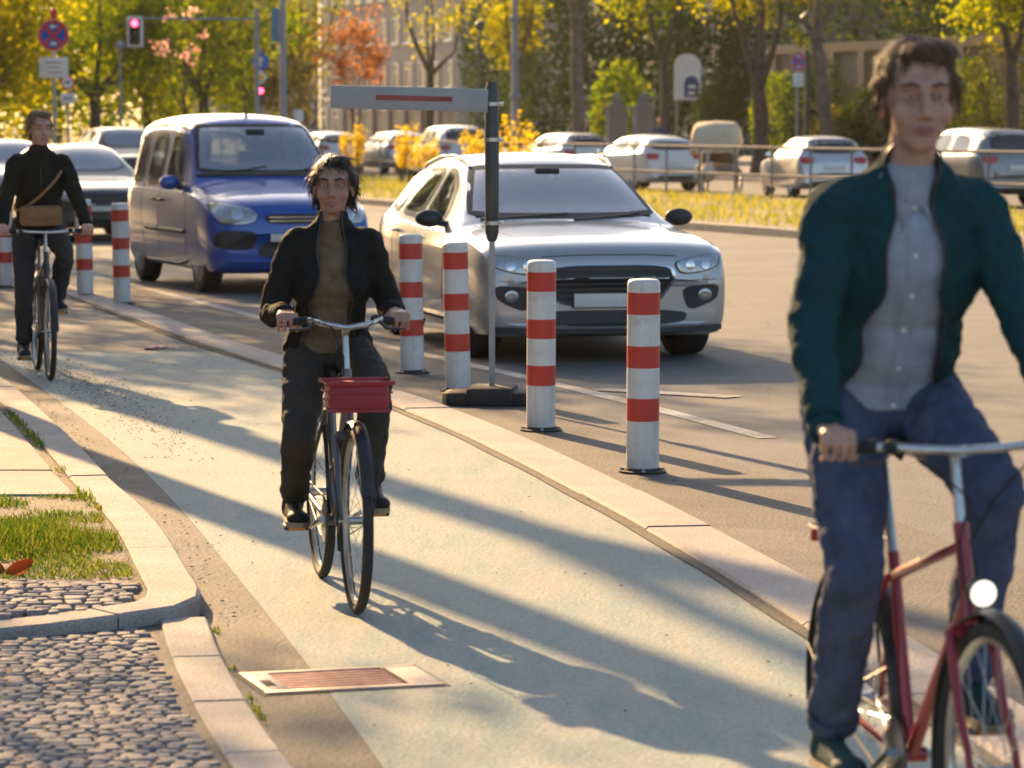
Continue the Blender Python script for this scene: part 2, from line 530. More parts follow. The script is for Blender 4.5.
# setts: rows of small hewn stones
def setts(name, inside, x0, x1, d0, d1, z, sx=0.115, sy=0.085, seed=1, tilt=0.0):
    rnd = random.Random(seed); mb = MB()
    d = d0
    while d < d1:
        hy = sy * rnd.uniform(0.88, 1.12)
        x = x0 + rnd.uniform(0, sx)
        while x < x1:
            w = sx * rnd.uniform(0.7, 1.35)
            yy = d + tilt * (x - x0)
            if inside(x + w / 2, yy + hy / 2):
                g = 0.006
                zt = z + rnd.uniform(-0.0025, 0.0025)
                j = lambda: rnd.uniform(-0.006, 0.006)
                lo = [(x + g + j(), yy + g + j()), (x + w - g + j(), yy + g + j()), (x + w - g + j(), yy + hy - g + j()), (x + g + j(), yy + hy - g + j())]
                cx, cy = x + w / 2, yy + hy / 2
                def ins(f): return [(cx + (p[0] - cx) * f, cy + (p[1] - cy) * f) for p in lo]
                m1 = ins(0.95); m2 = ins(0.74)
                tl = rnd.uniform(-0.0018, 0.0018)
                vs = [(p[0], p[1], z - 0.04) for p in lo] + [(p[0], p[1], zt - 0.010) for p in lo] + [(p[0], p[1], zt - 0.002) for p in m1] + [(p[0], p[1], zt + 0.001 + (tl if i < 2 else -tl)) for i, p in enumerate(m2)]
                fs = [(12, 13, 14, 15)]
                for a in (0, 4, 8):
                    fs += [(a + i, a + (i + 1) % 4, a + 4 + (i + 1) % 4, a + 4 + i) for i in range(4)]
                mb.add(vs, fs)
            x += w
        d += hy
    o = mb.build(name, MT['sett'], smooth=60)
    tag(o, kind='structure')
    return o
drx = interp_line(sorted(offset_line(smooth_line(drive, 0.25), 0.17), key=lambda p: p[1]))
drl = interp_line(sorted(smooth_line(drive, 0.25), key=lambda p: p[1]))
frontd = interp_line([(p[1], p[0]) for p in sorted(cl, key=lambda p: p[0])])   # depth of the front kerb at a given x
sheet('driveway_bed', [(-30, d) for d in [-5, 0, 4, 8, 10, 11, 12.3]], [(drl(d) - 0.1, d) for d in [-5, 0, 4, 8, 10, 11, 12.3]], 0.0225, MT['joint'])
# offset side=1 of a line running towards the camera lies to its left (smaller x)
drx2 = lambda d: min(drx(d), drl(d))
setts('cobbled_driveway', lambda x, y: x < drx2(y) - 0.05 and y < frontd(x) - 0.05, -2.7, 0.3, 8.6, 12.4, 0.030, sx=0.062, sy=0.058, seed=2, tilt=0.03)
# strip of setts between verge and front kerb
setts('cobbled_strip', lambda x, y: (x < inx(y) - 0.05 if y > 12.9 else x < -1.42) and frontd(x) + 0.24 < y < 13.12 - 0.10 * math.sin(x * 2.3), -4.5, -1.2, 11.9, 13.4, 0.08, sx=0.07, sy=0.065, seed=6)

# verge: small grassed bed in the pavement
vg_d = [12.95 + 0.15 * i for i in range(21)]
sheet('verge', [(-5.5, d) for d in vg_d], [(inx(d) - 0.02, d) for d in vg_d], 0.078, MT['soil'])
MT['grass'] = leaf_mat('grass', (0.035, 0.10, 0.010), (0.085, 0.16, 0.016), (0.21, 0.20, 0.05), 0.45)
MT['grass_far'] = leaf_mat('dry grass', (0.10, 0.13, 0.015), (0.22, 0.22, 0.02), (0.34, 0.30, 0.06), 0.5)

def blades(name, spots, h, w, mat, seed=1, bend=0.5, kind='stuff'):
    rnd = random.Random(seed); mb = MB()
    for (x, y, z, s) in spots:
        a = rnd.uniform(0, 2 * PI); hh = h * s * rnd.uniform(0.5, 1.2); ww = w * rnd.uniform(0.7, 1.3)
        dx, dy = math.cos(a), math.sin(a)
        b = rnd.uniform(0.1, 1) * bend * hh
        px, py = -dy * ww, dx * ww
        p0 = (x - px, y - py, z); p1 = (x + px, y + py, z)
        m0 = (x - px * .8 + dx * b * .35, y - py * .8 + dy * b * .35, z + hh * .55); m1 = (x + px * .8 + dx * b * .35, y + py * .8 + dy * b * .35, z + hh * .55)
        tp = (x + dx * b, y + dy * b, z + hh)
        mb.add([p0, p1, m1, m0, tp], [(0, 1, 2, 3), (3, 2, 4)])
    o = mb.build(name, mat, smooth=0)
    tag(o, kind=kind)
    return o
rnd = random.Random(12)
sp = []
for i in range(34000):
    d = rnd.uniform(13.05, 15.95); x = rnd.uniform(-4.2, inx(d) - 0.03)
    q = math.sin(x * 5.1 + d * 2.2) + math.sin(d * 6.3 - x * 3.7) + 0.8 * math.sin(x * 11 + d * 9)
    lush = max(0.0, 1 - math.hypot((x + 2.05) / 0.55, (d - 14.2) / 0.75))
    if q + 3.5 * lush < -0.35 + rnd.uniform(-0.6, 0.6): continue
    sp.append((x, d, 0.078, 0.4 + 1.3 * lush + 0.25 * rnd.random()))
blades('grass', sp, 0.048, 0.0026, MT['grass'], 5, 1.4)
# weeds in the joint between slabs and kerb, and between driveway stones and the gutter
sp = []
for i in range(900):
    d = rnd.uniform(15.4, 24)
    if math.sin(d * 4.1) + math.sin(d * 1.7) < 0.1: continue
    sp.append((inx(d) - 0.02 + rnd.gauss(0, 0.018), d, 0.072, rnd.uniform(0.3, 0.9)))
for i in range(260):
    d = rnd.uniform(9.4, 12.3)
    if math.sin(d * 7.3) + math.sin(d * 3.1) < 0.3: continue
    sp.append((drl(d) + 0.02 + rnd.gauss(0, 0.012), d, 0.003, rnd.uniform(0.25, 0.6)))
blades('weeds', sp, 0.05, 0.004, MT['grass'], 6, 0.9)

# white line along the carriageway
LINE = smooth_line([(1.43, 19.7), (0.29, 23.6), (-2.47, 32), (-4.2, 37.7), (-9.5, 54), (-24, 98)], 0.8)
sheet('lane_line', LINE, offset_line(LINE, 0.13), 0.004, MT['line'])
sheet('lane_line', [(0.55, 23.2), (1.42, 22.55)], [(0.68, 23.36), (1.55, 22.7)], 0.008, MT['line'])

# median with its kerb and dry grass, parked-car strip and far pavement
def far_sheet(name, n0, n1, z, mat, t0=-70, t1=260):
    a = [farp(t, n0) for t in (t0, t1)]; b = [farp(t, n1) for t in (t0, t1)]
    return sheet(name, [(p.x, p.y) for p in a], [(p.x, p.y) for p in b], z, mat)
ml = [(farp(t, 0).x, farp(t, 0).y) for t in range(-60, 200, 4)]
kerb_run('median_kerb', ml, 0.18, 0.14, MT['granite'], side=1, stone=2.0, seed=9)
far_sheet('median', 0.15, 9.0, 0.115, MT['ground_far'])
ml2 = [(farp(t, 9.0).x, farp(t, 9.0).y) for t in range(-60, 200, 4)]
kerb_run('median_kerb', ml2, 0.18, 0.13, MT['granite'], side=-1, stone=2.0, seed=10)
far_sheet('far_pavement', 19.5, 60.0, 0.12, MT['slab'])
ml3 = [(farp(t, 19.5).x, farp(t, 19.5).y) for t in range(-60, 200, 4)]
kerb_run('far_kerb', ml3, 0.18, 0.13, MT['granite'], side=-1, stone=2.0, seed=11)
sp = []
rnd = random.Random(7)
for i in range(34000):
    t = rnd.uniform(-25, 95); n = rnd.uniform(0.4, 8.6)
    if math.sin(t * 0.9 + n) + math.sin(n * 2.1 - t * 0.4) < -1.2: continue
    p = farp(t, n)
    if abs(p.x / p.y) > 0.165: continue
    sp.append((p.x, p.y, 0.115, rnd.uniform(0.5, 1.3)))
blades('grass', sp, 0.17, 0.010, MT['grass_far'], 8, 0.9)

# fine litter on the road: crumbs, twigs and leaf bits
MT['crumb'] = M('dry leaf crumbs', (0.085, 0.07, 0.055), 0.9, na=0.5, ns=30)
mb = MB(); rnd = random.Random(21)
for i in range(1500):
    if i < 1150:
        d = rnd.triangular(18.0, 27.5, 25.0)
        x = sepx(d) - 1.75 + rnd.gauss(0, 0.13) + 0.02 * (d - 20)
    elif i < 1380:
        d = rnd.uniform(12.2, 24); x = kerbx(max(d, 12.8)) + abs(rnd.gauss(0, 0.10)) + 0.02
    else:
        d = rnd.uniform(9, 26); x = rnd.uniform(lanex(d), sepx(d) + 1.0)
    s = rnd.uniform(0.002, 0.0075) * (1.5 if rnd.random() < 0.04 else 1)
    a = rnd.uniform(0, PI)
    c, s_ = math.cos(a), math.sin(a)
    pts = [(-s * 1.6, -s * .3), (0, -s), (s * 1.5, s * .2), (s * .2, s * .9)]
    z = 0.011
    mb.add([(x + p[0] * c - p[1] * s_, d + p[0] * s_ + p[1] * c, z + rnd.uniform(0, 0.003)) for p in pts] + [(x, d, z + 0.006)], [(0, 1, 4), (1, 2, 4), (2, 3, 4), (3, 0, 4), (3, 2, 1, 0)])
tag(mb.build('road_litter', MT['crumb'], smooth=0), kind='stuff')
# ================================================================== VEHICLES
def pchip(pts):
    xs = [p[0] for p in pts]; ys = [p[1] for p in pts]
    n = len(xs)
    h = [xs[i + 1] - xs[i] for i in range(n - 1)]; dl = [(ys[i + 1] - ys[i]) / h[i] for i in range(n - 1)]
    m = [0] * n
    m[0] = dl[0]; m[-1] = dl[-1]
    for i in range(1, n - 1):
        if dl[i - 1] * dl[i] <= 0: m[i] = 0
        else:
            w1 = 2 * h[i] + h[i - 1]; w2 = h[i] + 2 * h[i - 1]
            m[i] = (w1 + w2) / (w1 / dl[i - 1] + w2 / dl[i])
    def f(x):
        if x <= xs[0]: return ys[0]
        if x >= xs[-1]: return ys[-1]
        i = 0
        while x > xs[i + 1]: i += 1
        t = (x - xs[i]) / h[i]
        return ((2 * t ** 3 - 3 * t * t + 1) * ys[i] + (t ** 3 - 2 * t * t + t) * h[i] * m[i] + (-2 * t ** 3 + 3 * t * t) * ys[i + 1] + (t ** 3 - t * t) * h[i] * m[i + 1])
    return f

def lerp(a, b, t): return a + (b - a) * t

def carpaint(name, col, metal=0.35, rough=0.38):
    m = M(name, col, rough, metal, coat=0.9, na=0.05, ns=3, coatr=0.06)
    nt = m.node_tree
    p = next(n for n in nt.nodes if n.type == 'BSDF_PRINCIPLED'); out = next(n for n in nt.nodes if n.type == 'OUTPUT_MATERIAL')
    g = nd(nt, 'ShaderNodeNewGeometry'); d = nd(nt, 'ShaderNodeBsdfDiffuse'); d.inputs['Color'].default_value = (.03, .03, .03, 1)   # cloth lining inside the shell
    mx = nd(nt, 'ShaderNodeMixShader')
    nt.links.new(g.outputs['Backfacing'], mx.inputs[0]); nt.links.new(p.outputs[0], mx.inputs[1]); nt.links.new(d.outputs[0], mx.inputs[2]); nt.links.new(mx.outputs[0], out.inputs[0])
    return m

def clear_glass(name, tint, base):
    m, nt, out = new_mat(name)
    t = nd(nt, 'ShaderNodeBsdfTransparent'); t.inputs['Color'].default_value = (*tint, 1)
    g = nd(nt, 'ShaderNodeBsdfGlossy'); g.inputs['Roughness'].default_value = .03
    fr = nd(nt, 'ShaderNodeFresnel'); fr.inputs['IOR'].default_value = 1.55
    a = nd(nt, 'ShaderNodeMath', operation='ADD'); a.inputs[1].default_value = base; a.use_clamp = True
    nt.links.new(fr.outputs[0], a.inputs[0])
    mx = nd(nt, 'ShaderNodeMixShader'); nt.links.new(a.outputs[0], mx.inputs[0]); nt.links.new(t.outputs[0], mx.inputs[1]); nt.links.new(g.outputs[0], mx.inputs[2])
    # thin film of dust
    df = nd(nt, 'ShaderNodeBsdfDiffuse'); df.inputs['Color'].default_value = (.45, .43, .40, 1)
    tc = nd(nt, 'ShaderNodeTexCoord').outputs['Object']
    f = ramp(nt, noise(nt, tc, 3.5, 6, .7), [(.35, .03), (.75, .13)])
    m2 = nd(nt, 'ShaderNodeMixShader'); nt.links.new(f, m2.inputs[0]); nt.links.new(mx.outputs[0], m2.inputs[1]); nt.links.new(df.outputs[0], m2.inputs[2])
    nt.links.new(m2.outputs[0], out.inputs[0])
    return m
MT['pane_clear'] = clear_glass('see-through side glass', (.45, .50, .48), .08)
MT['pane_front'] = clear_glass('see-through windscreen glass', (.62, .68, .68), .44)
MT['glass'] = M('tinted car glass', (0.02, 0.026, 0.03), 0.03, 0.0, na=0.0, ior=1.75)
MT['screen'] = M('reflective windscreen', (0.22, 0.26, 0.30), 0.05, 0.3, na=0.0, ior=1.7)
MT['lampglass'] = M('headlamp lens', (0.42, 0.44, 0.44), 0.08, 0.6, coat=1.0, na=0.25, ns=25)
MT['taillamp'] = M('tail lamp lens', (0.45, 0.012, 0.015), 0.15, 0.0, coat=1.0, na=0.3, ns=30)
MT['orange'] = M('orange lens', (0.7, 0.2, 0.02), 0.2, coat=1.0)
MT['well'] = M('wheel well', (0.012, 0.012, 0.012), 0.95)
MT['alloy'] = M('alloy rim', (0.48, 0.48, 0.48), 0.35, 0.9)
MT['plate'] = M('number plate', (0.7, 0.7, 0.68), 0.4, na=0.06, ns=30)
MT['seatcloth'] = M('seat cloth', (.05, .05, .055), .9, na=.2, ns=30)
MT['trim'] = M('dark trim', (0.03, 0.031, 0.034), 0.55)

def bake(o):
    """apply the modifiers of o"""
    dg = bpy.context.evaluated_depsgraph_get(); dg.update()
    me = bpy.data.meshes.new_from_object(o.evaluated_get(dg))
    o.modifiers.clear()
    old = o.data
    nm = old.name
    o.data = me
    bpy.data.meshes.remove(old)
    me.name = nm
    return o

class Car:
    def __init__(self, S, name, loc, rz, paint, label, cat, group=None):
        self.S = S
        self.root = empty(name, loc, rz)
        tag(self.root, label, cat, group)
        self.fn = {k: pchip(S[k]) for k in ('zt', 'zb', 'wm', 'wr', 'zs')}
        self.cr = pchip(S['crown'])
        self.L = S['L']; self.paint = paint; self.windows = []
        self.body()
    # local axes: x forward (nose at +L/2), y left, z up.  profile variable u = distance behind the nose
    def sec(self, u):
        zt, zb, wm, wr, zs = [self.fn[k](u) for k in ('zt', 'zb', 'wm', 'wr', 'zs')]
        zb = min(zb, zt - 0.03)
        crown = min(self.cr(u), zt - zb - 0.015)
        zr = zt - crown
        wb = wm * 0.965
        wr = min(wr, wb - 0.01)
        zmid = zs + 0.45 * (zb - zs)
        p = [(0, zs), (wm * .45, zs), (wm * .84, zs), (wm * .945, zs + .025), (wm * .985, zs + .11), (wm, zmid), (wm * .998, lerp(zmid, zb, .55)), (wm * .985, lerp(zmid, zb, .85)), (wb, zb)]
        A = (wb - .012, zb + .006); B = (wr, zr)
        for s in (.0, .07, .14, .21, .28, .35, .42, .49, .56, .63, .70, .78, .86): p.append((lerp(A[0], B[0], s), lerp(A[1], B[1], s)))
        P0 = (lerp(A[0], B[0], .88), lerp(A[1], B[1], .88)); P2 = (wr * .80, lerp(zr, zt, .5))
        for t in (.3, .55, .8): p.append(tuple((1 - t) ** 2 * P0[i] + 2 * t * (1 - t) * B[i] + t * t * P2[i] for i in (0, 1)))
        for f, g in ((.66, .68), (.44, .85), (.22, .96), (0, 1)): p.append((wr * f, lerp(zr, zt, g)))
        return p
    def body(self):
        S = self.S; L = self.L
        us = sorted(set([0, .015, .04, .08, .14, .22, .3] + [round(.4 + i * .045, 3) for i in range(int((L - .8) / .045))] + [L - .3, L - .2, L - .12, L - .06, L - .025, L] + S.get('extra', [])))
        secs = [self.sec(u) for u in us]
        K = len(secs[0])
        vs = []; fs = []
        for u, s in zip(us, secs):
            x = L / 2 - u
            # bow of the nose and tail in plan
            for (y, z) in s: vs.append((x, y, z))
            for (y, z) in s[1:-1][::-1]: vs.append((x, -y, z))
        W = 2 * K - 2
        # plan curvature: pull the outer part of the first and last stations inward
        nb, tb = S.get('nose_bow', .10), S.get('tail_bow', .05)
        wmax = max(p[1] for p in S['wm'])
        out = []
        for i, u in enumerate(us):
            for k in range(W):
                x, y, z = vs[i * W + k]
                q = (abs(y) / wmax) ** 2.2
                x -= nb * q * max(0, 1 - u / 0.9)
                x += tb * q * max(0, 1 - (L - u) / 0.6)
                out.append((x, y, z))
        for i in range(len(us) - 1):
            for k in range(W):
                l = (k + 1) % W
                fs.append((i * W + k, i * W + l, (i + 1) * W + l, (i + 1) * W + k))
        for i, flip in ((0, 1), (len(us) - 1, 0)):
            # cap: strips between the mirrored halves
            def vi(k, side):
                if k in (0, K - 1) or side > 0: return i * W + k
                return i * W + (W - k)
            for k in range(K - 1):
                a, b, c, d_ = vi(k, 1), vi(k + 1, 1), vi(k + 1, -1), vi(k, -1)
                f = []
                for q in (a, b, c, d_):
                    if q not in f: f.append(q)
                if len(f) > 2: fs.append(tuple(f))
        mb = MB(); mb.add(out, fs)
        o = mb.build('body', self.paint, self.root, smooth=0)
        # wheel wells
        cut = MB()
        rw = S['rw']; wmx = wmax
        for xa in S['axles']:
            for sgn in (-1, 1):
                cut.lathe([(rw + .05, 0), (rw + .05, .6)], (xa, sgn * (wmx - .27), rw - .005), (0, sgn, 0), 40)
        c = cut.build('cutter', MT['well'], None, smooth=0)
        md = o.modifiers.new('b', 'BOOLEAN'); md.operation = 'DIFFERENCE'; md.object = c; md.solver = 'EXACT'; md.material_mode = 'TRANSFER'; md.use_self = True
        bake(o)
        bpy.data.objects.remove(c)
        me = o.data
        me.polygons.foreach_set('use_smooth', [True] * len(me.polygons))
        me.set_sharp_from_angle(angle=R(32))
        self.o = o
        bm = bmesh.new(); bm.from_mesh(me); self.bvh = BVHTree.FromBMesh(bm); bm.free()
        for xa in S['axles']:
            for sgn in (-1, 1): self.wheel(xa, sgn)
    def wheel(self, xa, sgn):
        rw = self.S['rw']; wmx = max(p[1] for p in self.S['wm'])
        ww = self.S.get('ww', .21); yo = sgn * (wmx - .03)
        h = empty('wheel', (xa, yo, rw)); h.parent = self.root
        mb = MB()
        rr = rw * .66
        prof = [(rr, -.5), (rw * .9, -.52), (rw * .97, -.46), (rw, -.36), (rw, .36), (rw * .97, .46), (rw * .9, .52), (rr, .5)]
        mb.lathe([(r, q * ww * .5 / .5) for r, q in prof], (0, -sgn * ww * .5, 0), (0, sgn, 0), 36, closed_prof=True)
        mb.build('tyre', MT['tyre'], h)
        mb = MB()
        mb.lathe([(rr, -.10), (rr, .0), (rr * .93, .008), (rr * .9, -.03), (rr * .88, -.08)], (0, 0, 0), (0, sgn, 0), 36, closed_prof=False, cap=False)
        mb.lathe([(rr * .9, -.085), (.0, -.085)], (0, 0, 0), (0, sgn, 0), 24, mi=1, cap=False)
        for k in range(5):
            a = 2 * PI * k / 5 + .3
            for da in (-.13, .13):
                p1 = Vector((math.cos(a + da * 1.6) * rr * .94, 0, math.sin(a + da * 1.6) * rr * .94)); p0 = Vector((math.cos(a + da) * .05, .0, math.sin(a + da) * .05))
                mb.tube([p0 + Vector((0, -sgn * .015, 0)), p1 + Vector((0, -sgn * .02, 0))], [.02, .024], 6)
        mb.lathe([(.055, -.05), (.055, .0), (.04, .008), (0, .008)], (0, 0, 0), (0, sgn, 0), 16)
        mb.build('rim', [MT['alloy'], MT['well']], h)
    def cast(self, a, b, axis):
        """axis: 'f' from the nose, 'r' from the tail, 'l'/'s' from the left/right side, 't' from above"""
        if axis == 'f': o = Vector((8, a, b)); d = Vector((-1, 0, 0))
        elif axis == 'r': o = Vector((-8, a, b)); d = Vector((1, 0, 0))
        elif axis == 'l': o = Vector((a, 8, b)); d = Vector((0, -1, 0))
        elif axis == 's': o = Vector((a, -8, b)); d = Vector((0, 1, 0))
        else: o = Vector((a, b, 8)); d = Vector((0, 0, -1))
        p, n, i, _ = self.bvh.ray_cast(o, d)
        if p is None:
            p, n, i, _ = self.bvh.find_nearest(o + d * 7)
        if n.dot(d) > 0: n = -n
        return p, n
    def panel(self, name, outline, axis, mat, off=.006, border=None, bw=.05, parent=None, curve=True, depth=.02, inset=None):
        """patch following the body surface inside a star-shaped outline"""
        # densify (rounded corners by one Chaikin step)
        P = [Vector(p) for p in outline]
        if curve:
            for _ in range(2):
                Q = []
                for i in range(len(P)):
                    a, b = P[i], P[(i + 1) % len(P)]
                    Q += [a.lerp(b, .18), a.lerp(b, .82)]
                P = Q
        D = []
        for i in range(len(P)):
            a, b = P[i], P[(i + 1) % len(P)]
            k = max(1, int((b - a).length / .07))
            D += [a.lerp(b, j / k) for j in range(k)]
        c = sum(D, Vector((0, 0))) / len(D)
        n = len(D)
        rings = [1.0, 1 - bw, .8, .6, .4, .2]
        D2 = D
        if inset:
            area = sum(D[i].x * D[(i + 1) % n].y - D[(i + 1) % n].x * D[i].y for i in range(n))
            sg = 1 if area > 0 else -1
            E = []
            for i in range(n):
                t = (D[(i + 1) % n] - D[i - 1]).normalized()
                E.append(D[i] + Vector((-t.y, t.x)) * sg * inset)
            D2 = E
            self.windows.append((axis, E))
            rings = [1.0, 1.0, .8, .6, .4, .2]
        vs = []; fs = []; mi = []
        # skirt
        for p in D:
            q, nn = self.cast(p.x, p.y, axis); vs.append(q - nn * depth)
        for ri, f in enumerate(rings):
            for p in (D if ri == 0 else D2):
                s = c + (p - c) * f
                q, nn = self.cast(s.x, s.y, axis); vs.append(q + nn * (off if ri else off * .6))
        q, nn = self.cast(c.x, c.y, axis); vs.append(q + nn * off)
        for r_ in range(len(rings)):
            for i in range(n):
                j = (i + 1) % n
                fs.append((r_ * n + i, r_ * n + j, (r_ + 1) * n + j, (r_ + 1) * n + i)); mi.append(1 if (border and r_ <= 1) else 0)
        b = len(rings) * n
        for i in range(n):
            fs.append((b + i, b + (i + 1) % n, b + n)); mi.append(0)
        mb = MB(); mb.v = vs; mb.f = fs; mb.mi = mi
        o = mb.build(name, [mat] + ([border] if border else []), parent or self.root, smooth=50)
        return o
    def strip(self, mb, pts, axis, w=.006, off=.002):
        """thin line following the surface: shut lines, mouldings"""
        D = []
        for i in range(len(pts) - 1):
            a, b = Vector(pts[i]), Vector(pts[i + 1]); k = max(1, int((b - a).length / .05))
            D += [a.lerp(b, j / k) for j in range(k)]
        D.append(Vector(pts[-1]))
        P = []
        for p in D:
            q, n = self.cast(p.x, p.y, axis); P.append(q + n * (off - w * .35))
        mb.tube(P, w * .5, 5)
    def open_windows(self):
        """cut the shell open behind the panes"""
        bm = bmesh.new(); bm.from_mesh(self.o.data)
        def inside(x, y, poly):
            c = False; n = len(poly); j = n - 1
            for i in range(n):
                a, b = poly[i], poly[j]
                if (a.y > y) != (b.y > y) and x < (b.x - a.x) * (y - a.y) / (b.y - a.y) + a.x: c = not c
                j = i
            return c
        kill = set()
        for axis, poly in self.windows:
            lo = (min(p.x for p in poly), min(p.y for p in poly)); hi = (max(p.x for p in poly), max(p.y for p in poly))
            for f in bm.faces:
                n = f.normal
                k = {'f': n.x, 'r': -n.x, 'l': n.y, 's': -n.y}[axis]
                if k < .12: continue
                for v in f.verts:
                    a, b = (v.co.y, v.co.z) if axis in 'fr' else (v.co.x, v.co.z)
                    if lo[0] <= a <= hi[0] and lo[1] <= b <= hi[1] and inside(a, b, poly): kill.add(f); break
        bmesh.ops.delete(bm, geom=list(kill), context='FACES')
        bm.to_mesh(self.o.data); bm.free()
    def interior(self, ud, us, ur, zs, w=.38, rhd=False):
        L2 = self.L / 2
        mb = MB(); mb.box((L2 - ud, 0, zs + .36), (.42, 1.40, .24), (0, R(8), 0), bev=.06); mb.build('dashboard', MT['trim'], self.root)
        st = empty('steering_wheel', (L2 - ud - .34, w, zs + .46), 0); st.parent = self.root; st.rotation_euler = (0, R(-62), 0)
        mb = MB(); mb.tube([(.185 * math.cos(a), .185 * math.sin(a), 0) for a in [2 * PI * k / 28 for k in range(28)]], .014, 8, closed=True); mb.box((0, 0, -.01), (.10, .34, .03), bev=.01); mb.build('wheel_rim', MT['plastic'], st)
        for s in (-1, 1):
            mb = MB(); mb.box((L2 - us, s * w, zs + .02), (.50, .50, .16), bev=.05); mb.box((L2 - us - .30, s * w, zs + .36), (.15, .48, .66), (0, R(-14), 0), bev=.06)
            mb.box((L2 - us - .40, s * w, zs + .80), (.10, .27, .19), (0, R(-10), 0), bev=.04); mb.build('seat', MT['seatcloth'], self.root)
        mb = MB(); mb.box((L2 - ur, 0, zs + .04), (.48, 1.25, .16), bev=.05); mb.box((L2 - ur - .26, 0, zs + .34), (.14, 1.25, .58), (0, R(-14), 0), bev=.05)
        for s in (-.4, .4): mb.box((L2 - ur - .35, s, zs + .70), (.09, .25, .16), bev=.03)
        mb.build('rear_bench', MT['seatcloth'], self.root)
    def mirror_part(self, x, z, y, mat):
        for s in (-1, 1):
            mb = MB()
            q, n = self.cast(x, z, 'l' if s > 0 else 's')
            mb.ball(q + Vector((-.01, s * .13, .05)), (.06, .11, .075), 14, 10)
            mb.tube([q + Vector((0, -s * .02, 0)), q + Vector((0, s * .09, .02))], [.03, .025], 8, mi=1)
            mb.box(q + Vector((-.066, s * .13, .05)), (.006, .16, .10), mi=2, bev=.002)
            mb.build('side_mirror', [mat, MT['plastic'], MT['chrome']], self.root)
    def handle(self, x, z, s, mat):
        q, n = self.cast(x, z, s)
        sg = 1 if s == 'l' else -1
        mb = MB()
        mb.tube([q + Vector((-.09, sg * .0, 0)), q + Vector((-.07, sg * .028, .003)), q + Vector((.07, sg * .028, .003)), q + Vector((.09, sg * .0, 0))], [.012, .014, .014, .012], 8)
        mb.build('door_handle', mat, self.root)

